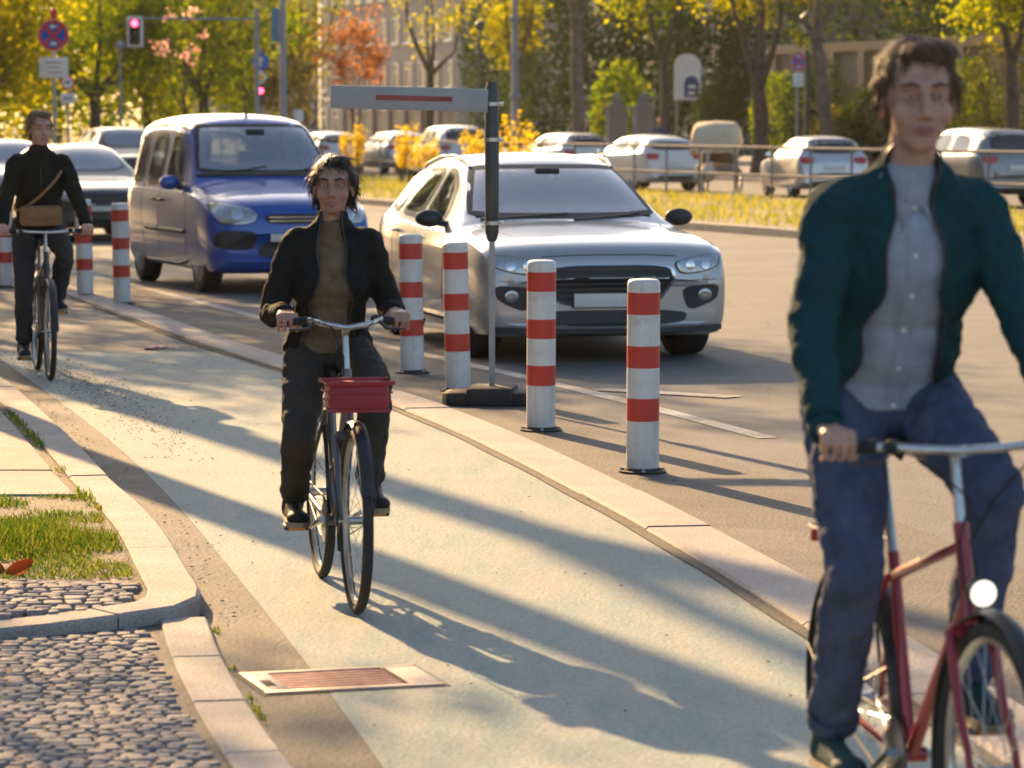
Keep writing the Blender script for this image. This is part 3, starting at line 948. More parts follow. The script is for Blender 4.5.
# ---------------------------------------------------------------- silver crossover
def crossover(loc, rz, paint, label):
    S = dict(L=4.62, rw=.36, axles=(1.42, -1.38), ww=.24, nose_bow=.13, tail_bow=.08,
        zt=[(0, .68), (.015, .80), (.06, .895), (.16, .955), (.6, 1.025), (1.1, 1.075), (1.3, 1.095), (1.42, 1.15), (2.05, 1.525), (2.25, 1.60), (2.7, 1.655), (3.2, 1.65), (3.8, 1.58), (4.12, 1.49), (4.3, 1.34), (4.5, 1.08), (4.6, .88), (4.62, .7)],
        zb=[(0, .60), (.06, .80), (.2, .88), (1.2, .985), (2.5, 1.02), (4.0, 1.07), (4.4, 1.03), (4.62, .6)],
        wm=[(0, .80), (.02, .86), (.08, .905), (.25, .93), (.8, .94), (3.8, .935), (4.3, .90), (4.55, .83), (4.62, .72)],
        wr=[(0, .70), (.2, .82), (1.3, .84), (1.5, .76), (2.2, .60), (2.8, .59), (3.8, .58), (4.2, .62), (4.62, .6)],
        zs=[(0, .30), (.04, .23), (.2, .20), (.6, .19), (4.0, .22), (4.5, .28), (4.62, .4)],
        crown=[(0, .035), (.5, .045), (1.2, .06), (2.2, .06), (4.62, .06)], extra=[1.34, 1.38, 2.0, 2.1, 2.16])
    c = Car(S, 'parked_car', loc, rz, paint, label, 'car')
    L2 = S['L'] / 2
    X = lambda u: L2 - u
    c.panel('windscreen', [(-.74, 1.115), (.74, 1.115), (.70, 1.25), (.60, 1.49), (.54, 1.555), (-.54, 1.555), (-.60, 1.49), (-.70, 1.25)], 'f', MT['pane_front'], border=MT['trim'], inset=.04)
    for s in ('l', 's'):
        c.panel('side_window', [(X(1.78), 1.06), (X(2.58), 1.075), (X(2.58), 1.535), (X(2.36), 1.52), (X(2.1), 1.38)], s, MT['pane_clear'], border=MT['trim'], inset=.045)
        c.panel('side_window', [(X(2.66), 1.075), (X(3.46), 1.10), (X(3.44), 1.51), (X(2.66), 1.54)], s, MT['pane_clear'], border=MT['trim'], inset=.045)
        c.panel('side_window', [(X(3.54), 1.105), (X(4.0), 1.15), (X(3.86), 1.43), (X(3.54), 1.50)], s, MT['pane_clear'], border=MT['trim'], inset=.045)
        mb = MB()
        c.strip(mb, [(X(1.62), 1.02), (X(1.45), .8), (X(1.5), .35), (X(2.62), .33), (X(2.62), 1.05)], s)
        c.strip(mb, [(X(2.64), .33), (X(3.3), .34), (X(3.5), .7), (X(3.5), 1.08)], s)
        mb.build('door_seam', MT['trim'], c.root)
        mb = MB()
        c.strip(mb, [(X(.95), .34), (X(1.3), .30), (X(3.0), .30), (X(3.35), .34)], s, w=.07, off=.012)
        mb.build('sill_trim', MT['trim'], c.root)
        c.handle(X(2.45), .93, s, paint); c.handle(X(3.35), .96, s, paint)
        # roof rail
        mb = MB()
        sg = 1 if s == 'l' else -1
        P = []
        for u in (2.2, 2.35, 2.8, 3.3, 3.8, 4.0):
            q, n = c.cast(X(u), sg * .565, 't'); P.append(q + Vector((0, 0, .0 if u in (2.2, 4.0) else .035)))
        mb.tube(P, .016, 8); mb.build('roof_rail', MT['steel'], c.root)
    c.panel('rear_window', [(-.58, 1.46), (.58, 1.46), (.66, 1.14), (-.66, 1.14)], 'r', MT['pane_clear'], border=MT['trim'], inset=.045)
    c.open_windows(); c.interior(1.62, 2.35, 3.3, .56)
    c.mirror_part(X(1.72), 1.06, 0, MT['plastic'])
    # nose
    c.panel('grille', [(-.46, .79), (.46, .79), (.50, .66), (.36, .44), (-.36, .44), (-.50, .66)], 'f', MT['trim'], off=.008, border=MT['chrome'], bw=.05)
    mb = MB()
    for k in range(6):
        z = .485 + k * .052; w = .34 + min(k, 4) * .024
        c.strip(mb, [(-w, z), (w, z)], 'f', w=.016, off=.02)
    mb.build('grille_bar', MT['darkpaint'], c.root)
    for s in (-1, 1):
        hl = c.panel('headlight', [(s * .47, .80), (s * .60, .835), (s * .80, .865), (s * .865, .86), (s * .84, .765), (s * .70, .715), (s * .52, .70)], 'f', MT['lampglass'], off=.008, border=MT['trim'], bw=.07)
        for y in (.60, .72):
            mb = MB()
            q, n = c.cast(s * y, .775, 'f'); mb.lathe([(.035, 0), (.038, .008), (.02, .012), (0, .012)], q + n * .006, n, 18)
            mb.build('lamp_lens', MT['chrome'], hl)
        c.panel('side_intake', [(s * .54, .60), (s * .84, .63), (s * .82, .50), (s * .60, .40)], 'f', MT['trim'], off=.006)
        mb = MB(); q, n = c.cast(s * .72, .54, 'f'); mb.lathe([(.05, 0), (.05, .02), (.038, .026), (0, .02)], q, n, 18)
        mb.build('fog_lamp', MT['lampglass'], c.root)
        # bonnet crease
        mb = MB(); c.strip(mb, [(X(.30), s * .56), (X(.9), s * .66), (X(1.32), s * .72)], 't', w=.008)
        mb.build('bonnet_seam', MT['trim'], c.root)
    mb = MB(); c.strip(mb, [(-.50, .85), (-.25, .865), (.25, .865), (.50, .85)], 'f', w=.010); c.strip(mb, [(-.86, .66), (-.52, .655)], 'f', w=.006); c.strip(mb, [(.52, .655), (.86, .66)], 'f', w=.006); mb.build('bumper_seam', MT['trim'], c.root)
    mb = MB(); c.strip(mb, [(-.86, .27), (-.4, .25), (.4, .25), (.86, .27)], 'f', w=.07, off=.012); mb.build('bumper_lip', MT['trim'], c.root)
    c.panel('lower_intake', [(-.60, .42), (.60, .42), (.56, .30), (-.56, .30)], 'f', MT['trim'], off=.006)
    mb = MB(); q, n = c.cast(0, .50, 'f'); mb.box(q + Vector((.028, 0, 0)), (.012, .52, .11), mi=0, bev=.004)
    mb.box(q + Vector((.024, 0, 0)), (.012, .54, .125), mi=1, bev=.004); mb.build('number_plate', [MT['plate'], MT['plastic']], c.root)
    mb = MB()
    c.strip(mb, [(-.66, 1.105), (-.2, 1.135), (.02, 1.15)], 'f', w=.018, off=.014); c.strip(mb, [(.05, 1.10), (.4, 1.125), (.6, 1.15)], 'f', w=.018, off=.014)
    mb.build('wiper', MT['plastic'], c.root)
    mb = MB(); q, n = c.cast(0, 1.50, 'f'); mb.box(q + n * .003, (.05, .19, .06), (0, R(-60), 0), bev=.01); mb.build('mirror_base', MT['plastic'], c.root)
    mb = MB(); q, n = c.cast(X(4.0), 0, 't'); mb.box(q + Vector((0, 0, .03)), (.14, .03, .06), bev=.012); mb.build('roof_antenna', paint, c.root)
    return c

# ---------------------------------------------------------------- blue family van
def family_van(loc, rz, paint, label):
    S = dict(L=4.12, rw=.31, axles=(1.32, -1.38), ww=.19, nose_bow=.16, tail_bow=.04,
        zt=[(0, .62), (.015, .74), (.06, .84), (.18, .925), (.6, 1.03), (.95, 1.10), (1.12, 1.15), (1.22, 1.22), (1.72, 1.66), (1.9, 1.745), (2.2, 1.79), (3.0, 1.805), (3.8, 1.77), (3.98, 1.70), (4.06, 1.45), (4.11, 1.1), (4.12, .8)],
        zb=[(0, .50), (.1, .74), (.4, .86), (1.0, .97), (2.0, 1.0), (4.0, 1.01), (4.12, .7)],
        wm=[(0, .70), (.02, .77), (.08, .825), (.25, .855), (.8, .865), (3.8, .865), (4.05, .84), (4.12, .78)],
        wr=[(0, .56), (.3, .72), (1.0, .77), (1.2, .75), (1.75, .66), (2.2, .665), (3.9, .67), (4.12, .66)],
        zs=[(0, .33), (.06, .24), (.3, .20), (3.9, .22), (4.12, .34)],
        crown=[(0, .045), (.6, .075), (1.2, .09), (1.8, .09), (4.12, .09)], extra=[1.16, 1.2, 1.68, 1.76, 1.82])
    c = Car(S, 'parked_van', loc, rz, paint, label, 'van')
    X = lambda u: S['L'] / 2 - u
    c.panel('windscreen', [(-.72, 1.175), (.72, 1.175), (.69, 1.35), (.61, 1.64), (.55, 1.69), (-.55, 1.69), (-.61, 1.64), (-.69, 1.35)], 'f', MT['pane_front'], border=MT['trim'], inset=.04)
    for s in ('l', 's'):
        c.panel('side_window', [(X(1.52), 1.05), (X(2.36), 1.05), (X(2.34), 1.60), (X(2.02), 1.60), (X(1.72), 1.34)], s, MT['pane_clear'], border=MT['trim'], inset=.045)
        c.panel('side_window', [(X(2.50), 1.05), (X(3.22), 1.05), (X(3.20), 1.60), (X(2.50), 1.60)], s, MT['pane_clear'], border=MT['trim'], inset=.045)
        c.panel('side_window', [(X(3.34), 1.06), (X(3.88), 1.07), (X(3.86), 1.56), (X(3.34), 1.60)], s, MT['pane_clear'], border=MT['trim'], inset=.045)
        mb = MB()
        c.strip(mb, [(X(1.66), 1.4), (X(1.40), 1.0), (X(1.22), .9), (X(1.2), .36), (X(2.42), .30), (X(2.43), 1.1), (X(2.42), 1.64), (X(2.0), 1.66), (X(1.66), 1.4)], s)
        c.strip(mb, [(X(2.45), .30), (X(3.05), .32), (X(3.27), .75), (X(3.28), 1.65), (X(2.46), 1.66)], s)
        c.strip(mb, [(X(3.3), .95), (X(4.0), .95)], s, w=.014)
        mb.build('door_seam', MT['trim'], c.root)
        mb = MB()
        c.strip(mb, [(X(1.24), .60), (X(2.40), .60)], s, w=.06, off=.014); c.strip(mb, [(X(2.47), .60), (X(3.02), .60)], s, w=.06, off=.014)
        mb.build('side_moulding', MT['trim'], c.root)
        mb = MB()
        c.strip(mb, [(X(1.15), .30), (X(1.6), .26), (X(3.1), .26)], s, w=.05, off=.01)
        mb.build('sill_trim', MT['trim'], c.root)
        c.handle(X(2.28), .90, s, MT['plastic']); c.handle(X(2.62), .90, s, MT['plastic'])
    c.panel('rear_window', [(-.58, 1.62), (.58, 1.62), (.62, 1.06), (-.62, 1.06)], 'r', MT['pane_clear'], border=MT['trim'], inset=.045)
    c.open_windows(); c.interior(1.38, 2.15, 3.05, .62)
    c.mirror_part(X(1.56), 1.04, 0, paint)
    for s in (-1, 1):
        hl = c.panel('headlight', [(s * .37, .80), (s * .46, .865), (s * .66, .90), (s * .80, .91), (s * .815, .80), (s * .76, .70), (s * .52, .69), (s * .40, .725)], 'f', MT['lampglass'], off=.008, border=MT['plastic'], bw=.06)
        mb = MB(); q, n = c.cast(s * .58, .79, 'f'); mb.lathe([(.06, 0), (.064, .008), (.03, .014), (0, .014)], q + n * .006, n, 20); mb.build('lamp_lens', MT['chrome'], hl)
        c.panel('bumper_insert', [(s * .38, .63), (s * .80, .64), (s * .82, .46), (s * .42, .44)], 'f', MT['trim'], off=.012)
        mb = MB(); c.strip(mb, [(X(.24), s * .50), (X(.6), s * .66), (X(1.1), s * .74)], 't', w=.008); mb.build('bonnet_seam', MT['trim'], c.root)
    c.panel('grille', [(-.33, .80), (.33, .80), (.30, .70), (-.30, .70)], 'f', MT['trim'], off=.006)
    mb = MB()
    for z in (.73, .765): c.strip(mb, [(-.27, z), (.27, z)], 'f', w=.012, off=.014)
    mb.build('grille_bar', MT['chrome'], c.root)
    mb = MB(); c.strip(mb, [(-.36, .875), (0, .89), (.36, .875)], 'f', w=.010); mb.build('bonnet_seam', MT['trim'], c.root)
    c.panel('lower_intake', [(-.36, .52), (.36, .52), (.38, .36), (-.38, .36)], 'f', MT['trim'], off=.006)
    mb = MB(); q, n = c.cast(0, .58, 'f'); mb.box(q + Vector((.022, 0, 0)), (.012, .52, .11), bev=.004); mb.box(q + Vector((.018, 0, 0)), (.012, .54, .125), mi=1, bev=.004)
    mb.build('number_plate', [MT['plate'], MT['plastic']], c.root)
    mb = MB()
    c.strip(mb, [(-.72, 1.165), (-.3, 1.17), (.3, 1.17), (.72, 1.165)], 'f', w=.05, off=.02)
    mb.build('cowl', MT['plastic'], c.root)
    mb = MB()
    c.strip(mb, [(-.6, 1.19), (-.2, 1.215), (.02, 1.25)], 'f', w=.018, off=.016); c.strip(mb, [(.04, 1.19), (.4, 1.21), (.6, 1.24)], 'f', w=.018, off=.016)
    mb.build('wiper', MT['plastic'], c.root)
    mb = MB(); q, n = c.cast(X(1.98), .0, 't'); mb.tube([q, q + Vector((-.02, 0, .03)), q + Vector((-.10, 0, .22))], [.018, .012, .004], 8); mb.build('roof_antenna', MT['plastic'], c.root)
    mb = MB(); q, n = c.cast(0, 1.60, 'f'); mb.box(q + n * .003, (.05, .20, .06), (0, R(-50), 0), bev=.01); mb.build('mirror_base', MT['plastic'], c.root)
    return c

# ---------------------------------------------------------------- simpler cars further off
def far_car(loc, rz, paint, label, kind='hatch', group='cars parked beyond the railing'):
    if kind == 'hatch':
        S = dict(L=4.25, rw=.315, axles=(1.30, -1.32), ww=.2, nose_bow=.16, tail_bow=.12,
            zt=[(0, .55), (.03, .68), (.15, .80), (.6, .92), (1.1, .98), (1.25, 1.03), (1.95, 1.37), (2.2, 1.44), (2.7, 1.475), (3.4, 1.44), (3.8, 1.36), (4.0, 1.16), (4.15, .98), (4.23, .82), (4.25, .62)],
            zb=[(0, .48), (.1, .68), (.5, .82), (1.2, .91), (2.5, .95), (3.9, 1.0), (4.15, .9), (4.25, .55)],
            wm=[(0, .66), (.04, .76), (.15, .83), (.5, .88), (3.7, .885), (4.1, .84), (4.25, .72)],
            wr=[(0, .5), (.4, .7), (1.2, .76), (2.1, .57), (3.4, .55), (3.9, .60), (4.25, .58)],
            zs=[(0, .32), (.08, .2), (3.9, .22), (4.25, .36)], crown=[(0, .05), (1.2, .07), (2.2, .06), (4.25, .06)])
    elif kind == 'estate':
        S = dict(L=4.65, rw=.32, axles=(1.42, -1.36), ww=.2, nose_bow=.16, tail_bow=.10,
            zt=[(0, .55), (.03, .68), (.15, .79), (.7, .90), (1.3, .97), (1.45, 1.03), (2.15, 1.37), (2.4, 1.44), (3.0, 1.48), (3.9, 1.45), (4.3, 1.37), (4.5, 1.05), (4.62, .85), (4.65, .62)],
            zb=[(0, .48), (.1, .68), (.5, .82), (1.4, .91), (2.8, .95), (4.3, .99), (4.55, .9), (4.65, .55)],
            wm=[(0, .68), (.04, .78), (.15, .84), (.5, .89), (4.1, .895), (4.5, .85), (4.65, .74)],
            wr=[(0, .5), (.4, .7), (1.4, .77), (2.3, .58), (3.9, .57), (4.3, .60), (4.65, .6)],
            zs=[(0, .32), (.08, .2), (4.3, .22), (4.65, .36)], crown=[(0, .05), (1.2, .07), (2.2, .06), (4.65, .06)])
    elif kind == 'suv':
        S = dict(L=4.6, rw=.36, axles=(1.38, -1.38), ww=.24, nose_bow=.14, tail_bow=.08,
            zt=[(0, .62), (.03, .82), (.15, .95), (.7, 1.06), (1.2, 1.12), (1.35, 1.18), (1.95, 1.56), (2.2, 1.65), (3.0, 1.70), (3.9, 1.66), (4.3, 1.56), (4.48, 1.2), (4.57, .95), (4.6, .7)],
            zb=[(0, .52), (.1, .78), (.5, .93), (1.3, 1.04), (2.8, 1.08), (4.3, 1.1), (4.5, 1.0), (4.6, .6)],
            wm=[(0, .72), (.04, .82), (.15, .88), (.5, .93), (4.0, .935), (4.4, .9), (4.6, .8)],
            wr=[(0, .5), (.4, .74), (1.3, .80), (2.1, .63), (3.9, .62), (4.3, .66), (4.6, .64)],
            zs=[(0, .36), (.08, .25), (4.3, .27), (4.6, .4)], crown=[(0, .05), (1.2, .07), (2.2, .06), (4.6, .06)])
    c = Car(S, 'parked_car', loc, rz, paint, label, 'car', group)
    L = S['L']; X = lambda u: L / 2 - u
    zt = c.fn['zt']; zb = c.fn['zb']
    # where the screen starts and ends
    u0 = S['zt'][5][0]; u1 = S['zt'][6][0] + .08
    zc, zr = zt(u0), zt(u1)
    c.panel('windscreen', [(-.66, zc + .03), (.66, zc + .03), (.5, zr - .0), (-.5, zr - .0)], 'f', MT['screen'], border=MT['trim'], bw=.05)
    ur = S['zt'][-5][0] if kind != 'hatch' else 3.86
    zrr = zt(ur)
    c.panel('rear_window', [(-.56, zrr - .03), (.56, zrr - .03), (.64, zb(L - .5) + .07), (-.64, zb(L - .5) + .07)], 'r', MT['glass'], border=MT['trim'], bw=.06)
    um = (u1 + L - .5) / 2
    for s in ('l', 's'):
        c.panel('side_window', [(X(u0 + .42), zb(u0 + .4) + .05), (X(um - .08), zb(um) + .05), (X(um - .08), zr - .02), (X(u1 + .12), zr - .04)], s, MT['glass'], border=MT['trim'], bw=.09)
        c.panel('side_window', [(X(um + .02), zb(um) + .05), (X(L - .72), zb(L - .7) + .06), (X(L - .86), zr - .08), (X(um + .02), zr - .02)], s, MT['glass'], border=MT['trim'], bw=.09)
    zl = zb(L - .3)
    for s in (-1, 1):
        c.panel('headlight', [(s * .45, zb(.2) - .02), (s * .78, zb(.3) + .02), (s * .78, zb(.3) - .12), (s * .5, zb(.2) - .13)], 'f', MT['lampglass'], off=.008)
        c.panel('tail_light', [(s * .46, zl - .02), (s * .82, zl - .0), (s * .80, zl - .17), (s * .50, zl - .16)], 'r', MT['taillamp'], off=.008)
    c.panel('grille', [(-.38, zb(.2) - .04), (.38, zb(.2) - .04), (.34, zb(.2) - .16), (-.34, zb(.2) - .16)], 'f', MT['trim'])
    c.panel('lower_intake', [(-.5, .45), (.5, .45), (.45, .32), (-.45, .32)], 'f', MT['trim'])
    c.panel('bumper_insert', [(-.6, .42), (.6, .42), (.55, .32), (-.55, .32)], 'r', MT['trim'])
    for ax, sg in (('f', 1), ('r', -1)):
        mb = MB(); q, n = c.cast(0, .52 if ax == 'f' else zl - .26, ax); mb.box(q + Vector((.012 * sg, 0, 0)), (.016, .52, .11), bev=.004); mb.build('number_plate', MT['plate'], c.root)
    c.mirror_part(X(u0 + .42), zb(u0 + .4) + .03, 0, paint)
    return c

def nose_rz(deg_left_of_view_axis_towards_camera):
    """+x (nose) pointing at the camera side, turned to image right by the angle"""
    a = R(deg_left_of_view_axis_towards_camera)
    return math.atan2(-math.cos(a), math.sin(a))

silver = carpaint('silver paint', (0.44, 0.445, 0.45), 0.5, 0.30)
bluep = carpaint('blue paint', (0.008, 0.085, 0.40), 0.15, 0.35)
whitep = carpaint('white paint', (0.66, 0.66, 0.64), 0.0, 0.35)
greyp = carpaint('grey paint metallic', (0.22, 0.235, 0.235), 0.6, 0.35)
darkp = carpaint('anthracite paint', (0.03, 0.034, 0.04), 0.4, 0.35)
lightsil = carpaint('light silver paint', (0.58, 0.58, 0.56), 0.6, 0.35)

def place_by_wheel(px, py, rz, lx, ly):
    """root position so that the local point (lx, ly) stands on the road at a photo pixel"""
    g = gp(px, py)
    c, s = math.cos(rz), math.sin(rz)
    return (g.x - (lx * c - ly * s), g.y - (lx * s + ly * c), 0)

rz = nose_rz(13.0)
c = crossover(place_by_wheel(698, 353, rz, 1.42 * 1.05, .90 * 1.06), rz, silver, 'silver crossover parked nose-on behind the thin sign post and bollards')
c.root.scale = (1.05, 1.06, .955)
rz = nose_rz(19.0)
c = family_van(place_by_wheel(199, 292, rz, 1.32 * 1.05, -.83 * 1.05), rz, bluep, 'small blue family van parked behind the pair of red and white bollards at left')
c.root.scale = (1.05, 1.05, 1.07)
# ================================================================== BICYCLES AND RIDERS
def arc_strip(mb, c, r, w, a0, a1, th=.004, n=24, mi=0, y0=0.0, crown=.010):
    """mudguard: curved strip round a wheel, angles in degrees in the x-z plane"""
    rows = []
    for i in range(n + 1):
        a = R(lerp(a0, a1, i / n)); d = Vector((math.cos(a), 0, math.sin(a)))
        row = []
        for q, h in ((-1, 0), (-.5, crown * .8), (0, crown), (.5, crown * .8), (1, 0)):
            row.append(Vector(c) + d * (r + h) + Vector((0, y0 + q * w / 2, 0)))
        for q, h in ((1, 0), (.5, crown * .8), (0, crown), (-.5, crown * .8), (-1, 0)):
            row.append(Vector(c) + d * (r + h - th) + Vector((0, y0 + q * w / 2 * .96, 0)))
        rows.append(row)
    vs = [p for r_ in rows for p in r_]; fs = []
    for i in range(n):
        for k in range(10):
            l = (k + 1) % 10
            fs.append((i * 10 + k, i * 10 + l, (i + 1) * 10 + l, (i + 1) * 10 + k))
    fs.append(tuple(range(10))); fs.append(tuple(n * 10 + k for k in range(10))[::-1])
    mb.add(vs, fs, mi)

MT['sole'] = M('rubber sole', (0.30, 0.24, 0.16), 0.7)
MT['reflector'] = M('orange pedal reflector', (0.85, 0.30, 0.03), 0.25, coat=.6)
MT['leather'] = M('saddle leather', (0.03, 0.025, 0.022), 0.5, bump=.15)
MT['lamp_white'] = M('lamp glass lit', (1.0, 0.93, 0.78), 0.2, emit=.55, na=0)

def bicycle(loc, rz, paint, label, style='diamond', saddle_h=.98, phi=20, barw=.285, barup=0.0, basket=None, fender_mat=None, bar='swept', lamp=True, rack=True):
    root = empty('bicycle', loc, rz); tag(root, label, 'bicycle')
    Rw = .35
    RA = Vector((-.53, 0, Rw)); FA = Vector((.50, 0, Rw)); BBp = Vector((-.09, 0, .285))
    ST = Vector((-.235, 0, .74)); HT = Vector((.255, 0, .90)); HB = Vector((.318, 0, .70))
    dk = MT['darkpaint']
    # frame
    mb = MB()
    mb.tube([BBp, ST + (ST - BBp).normalized() * .03], .0155, 12)
    mb.tube([HB + (HB - HT).normalized() * .01, HT], .019, 14)
    if style == 'diamond':
        mb.tube([ST - Vector((0, 0, .03)), HT - Vector((-.01, 0, .05))], .0145, 12)
        mb.tube([BBp, HB + Vector((-.005, 0, .03))], .018, 12)
    else:
        mb.tube([BBp + Vector((-.05, 0, .20)), Vector((.06, 0, .56)), HT - Vector((-.02, 0, .09))], .016, 12)
        mb.tube([BBp, Vector((.12, 0, .43)), HB + Vector((-.003, 0, .02))], .019, 12)
    for s in (-1, 1):
        mb.tube([BBp + Vector((-.02, s * .03, 0)), RA + Vector((.05, s * .062, 0)), RA + Vector((0, s * .066, 0))], [.011, .010, .010], 8)
        mb.tube([ST + Vector((0, s * .014, -.03)), RA + Vector((.03, s * .06, .06)), RA + Vector((0, s * .066, .0))], [.009, .008, .008], 8)
    mb.tube([BBp + Vector((0, -.036, 0)), BBp + Vector((0, .036, 0))], .021, 14)
    mb.build('frame', paint, root)
    # fork
    mb = MB()
    mb.tube([HB, HB + (HB - HT).normalized() * .035], .021, 12)
    crown = HB + (HB - HT).normalized() * .045
    mb.tube([crown + Vector((0, -.052, 0)), crown + Vector((0, .052, 0))], .016, 10)
    for s in (-1, 1):
        mb.tube([crown + Vector((0, s * .052, 0)), crown.lerp(FA, .6) + Vector((-.018, s * .055, 0)), FA + Vector((-.02, s * .057, .05)), FA + Vector((0, s * .057, 0))], [.0135, .012, .010, .010], 10)
    mb.build('fork', paint, root)
    # wheels
    for ax, hubw in ((RA, .05), (FA, .04)):
        h = empty('wheel', ax); h.parent = root
        mb = MB()
        n, m = 56, 10
        vs = []; fs = []
        for i in range(n):
            a = 2 * PI * i / n
            for k in range(m):
                b = 2 * PI * k / m
                r = Rw - .0205 + .0205 * math.cos(b)
                vs.append((r * math.cos(a), .0205 * math.sin(b), r * math.sin(a)))
        for i in range(n):
            for k in range(m):
                fs.append((i * m + k, i * m + (k + 1) % m, ((i + 1) % n) * m + (k + 1) % m, ((i + 1) % n) * m + k))
        mb.add(vs, fs); mb.build('tyre', MT['tyre'], h)
        mb = MB(); rr = Rw - .036
        mb.lathe([(rr, -.011), (rr + .006, -.013), (rr + .006, .013), (rr, .011), (rr - .016, .006), (rr - .016, -.006)], (0, 0, 0), (0, 1, 0), 48, closed_prof=True)
        mb.build('rim', MT['steel'], h)
        mb = MB()
        mb.lathe([(.006, -.066), (.006, -hubw), (.024, -hubw + .004), (.024, -hubw + .008), (.016, -hubw + .014), (.016, hubw - .014), (.024, hubw - .008), (.024, hubw - .004), (.006, hubw), (.006, .066)], (0, 0, 0), (0, 1, 0), 18)
        for k in range(28):
            a = 2 * PI * k / 28; s = 1 if k % 2 else -1; tw = (.9 if (k // 2) % 2 else -.9)
            mb.tube([Vector((.022 * math.cos(a + tw), s * (hubw - .006), .022 * math.sin(a + tw))), Vector(((rr - .014) * math.cos(a), 0, (rr - .014) * math.sin(a)))], .0013, 4, cap=False, mi=0)
        mb.build('hub_and_spokes', MT['steel'], h)
    fm = fender_mat or MT['plastic']
    mb = MB(); arc_strip(mb, FA, Rw + .018, .052, 20, 205); 
    for s in (-1, 1): mb.tube([FA + Vector((0, s * .06, 0)), FA + Vector((math.cos(R(195)) * (Rw + .018), s * .025, math.sin(R(195)) * (Rw + .018)))], .0025, 5)
    mb.build('mudguard', fm, root)
    mb = MB(); arc_strip(mb, RA, Rw + .018, .052, -5, 190)
    for s in (-1, 1): mb.tube([RA + Vector((0, s * .07, 0)), RA + Vector((math.cos(R(165)) * (Rw + .018), s * .025, math.sin(R(165)) * (Rw + .018)))], .0025, 5)
    mb.build('mudguard', fm, root)
    # saddle
    sd = empty('saddle', (0, 0, 0)); sd.parent = root
    k = (saddle_h - .285) / (ST.z - .285)
    SP = BBp + (ST - BBp) * k
    sx = SP.x - .02
    mb = MB()
    rings = []
    for (x, w, h) in ((-.135, .035, .0), (-.12, .075, .008), (-.06, .085, .012), (0, .055, .006), (.06, .03, .002), (.12, .022, .0), (.145, .012, -.008)):
        ring = []
        for a in range(12):
            b = 2 * PI * a / 12
            ring.append((sx + x + .02, w * math.cos(b), saddle_h + h - .02 + (.022 if math.sin(b) > 0 else .03) * math.sin(b)))
        rings.append(ring)
    vs = [p for r_ in rings for p in r_]; fs = []
    for i in range(len(rings) - 1):
        for a in range(12): fs.append((i * 12 + a, i * 12 + (a + 1) % 12, (i + 1) * 12 + (a + 1) % 12, (i + 1) * 12 + a))
    fs.append(tuple(range(12))); fs.append(tuple((len(rings) - 1) * 12 + a for a in range(12)))
    mb.add(vs, fs); mb.build('seat_pad', MT['leather'], sd)
    mb = MB(); mb.tube([ST, SP + Vector((0, 0, -.06))], .0135, 12)
    mb.tube([SP + Vector((0, 0, -.065)), SP + Vector((0, 0, -.03))], .02, 10); mb.build('seat_post', MT['steel'], sd)
    # bars
    hb = empty('handlebar', (0, 0, 0)); hb.parent = root
    stem_top = HT + (HT - HB).normalized() * (.14 + barup)
    mb = MB()
    mb.tube([HT, stem_top], .0125, 10); 
    if bar == 'swept':
        C0 = stem_top + Vector((.06, 0, .025)); G = Vector((C0.x - .13, barw, C0.z + .015)); g0 = Vector((C0.x - .045, barw - .085, C0.z + .03))
        mid = Vector((C0.x + .02, .10, C0.z + .02))
    else:
        C0 = stem_top + Vector((.07, 0, .01)); G = Vector((C0.x - .05, .30, C0.z + .012)); g0 = Vector((C0.x - .03, .19, C0.z + .01)); mid = Vector((C0.x - .01, .1, C0.z + .005))
    mb.tube([stem_top, C0], .014, 10)
    L = lambda p: Vector((p.x, -p.y, p.z))
    ex = G + (G - g0).normalized() * .02
    mb.tube([L(ex), L(g0), L(mid), C0, mid, g0, ex], .011, 10)
    mb.build('bar', MT['steel'], hb)
    for s in (1, -1):
        f = (lambda p: p) if s > 0 else L
        mb = MB(); a = f(g0.lerp(G, .15)); b = f(ex + (ex - g0).normalized() * .015); mb.tube([a, a.lerp(b, .05), b], [.015, .0165, .0165], 12); mb.build('grip', MT['black'], hb)
        mb = MB(); q = f(g0) + Vector((.012, -s * .01, 0)); mb.tube([q, q + Vector((.05, s * .03, -.03)), q + Vector((.03, s * .10, -.035))], [.007, .006, .005], 6)
        mb.tube([f(g0) + Vector((.0, -s * .02, 0)), f(g0) + Vector((.02, -s * .01, 0))], .018, 8); mb.build('brake_lever', MT['plastic'], hb)
        mb = MB(); mb.tube([q, q + Vector((.12, -s * .05, -.02)), Vector((.40, s * .03, C0.z - .10)), HT + Vector((.03, s * .015, -.04)), HB + Vector((.02, s * .02, .05))], .003, 5); mb.build('brake_cable', MT['black'], hb)
    # drive
    mb = MB()
    mb.lathe([(.0, -.05), (.03, -.05), (.085, -.048), (.092, -.046), (.092, -.043), (.085, -.042), (.03, -.04)], BBp, (0, 1, 0), 32)
    mb.build('chainring', MT['steel'], root)
    mb = MB()
    ch = []
    for i in range(11):
        a = R(-90 + 180 * i / 10); ch.append(BBp + Vector((math.cos(a) * .093, -.045, math.sin(a) * .093)))
    for i in range(9):
        a = R(90 + 180 * i / 8); ch.append(RA + Vector((math.cos(a) * .04, -.045, math.sin(a) * .04)))
    mb.tube(ch, .004, 5, closed=True); mb.build('chain', MT['darkpaint'], root)
    ped = {}
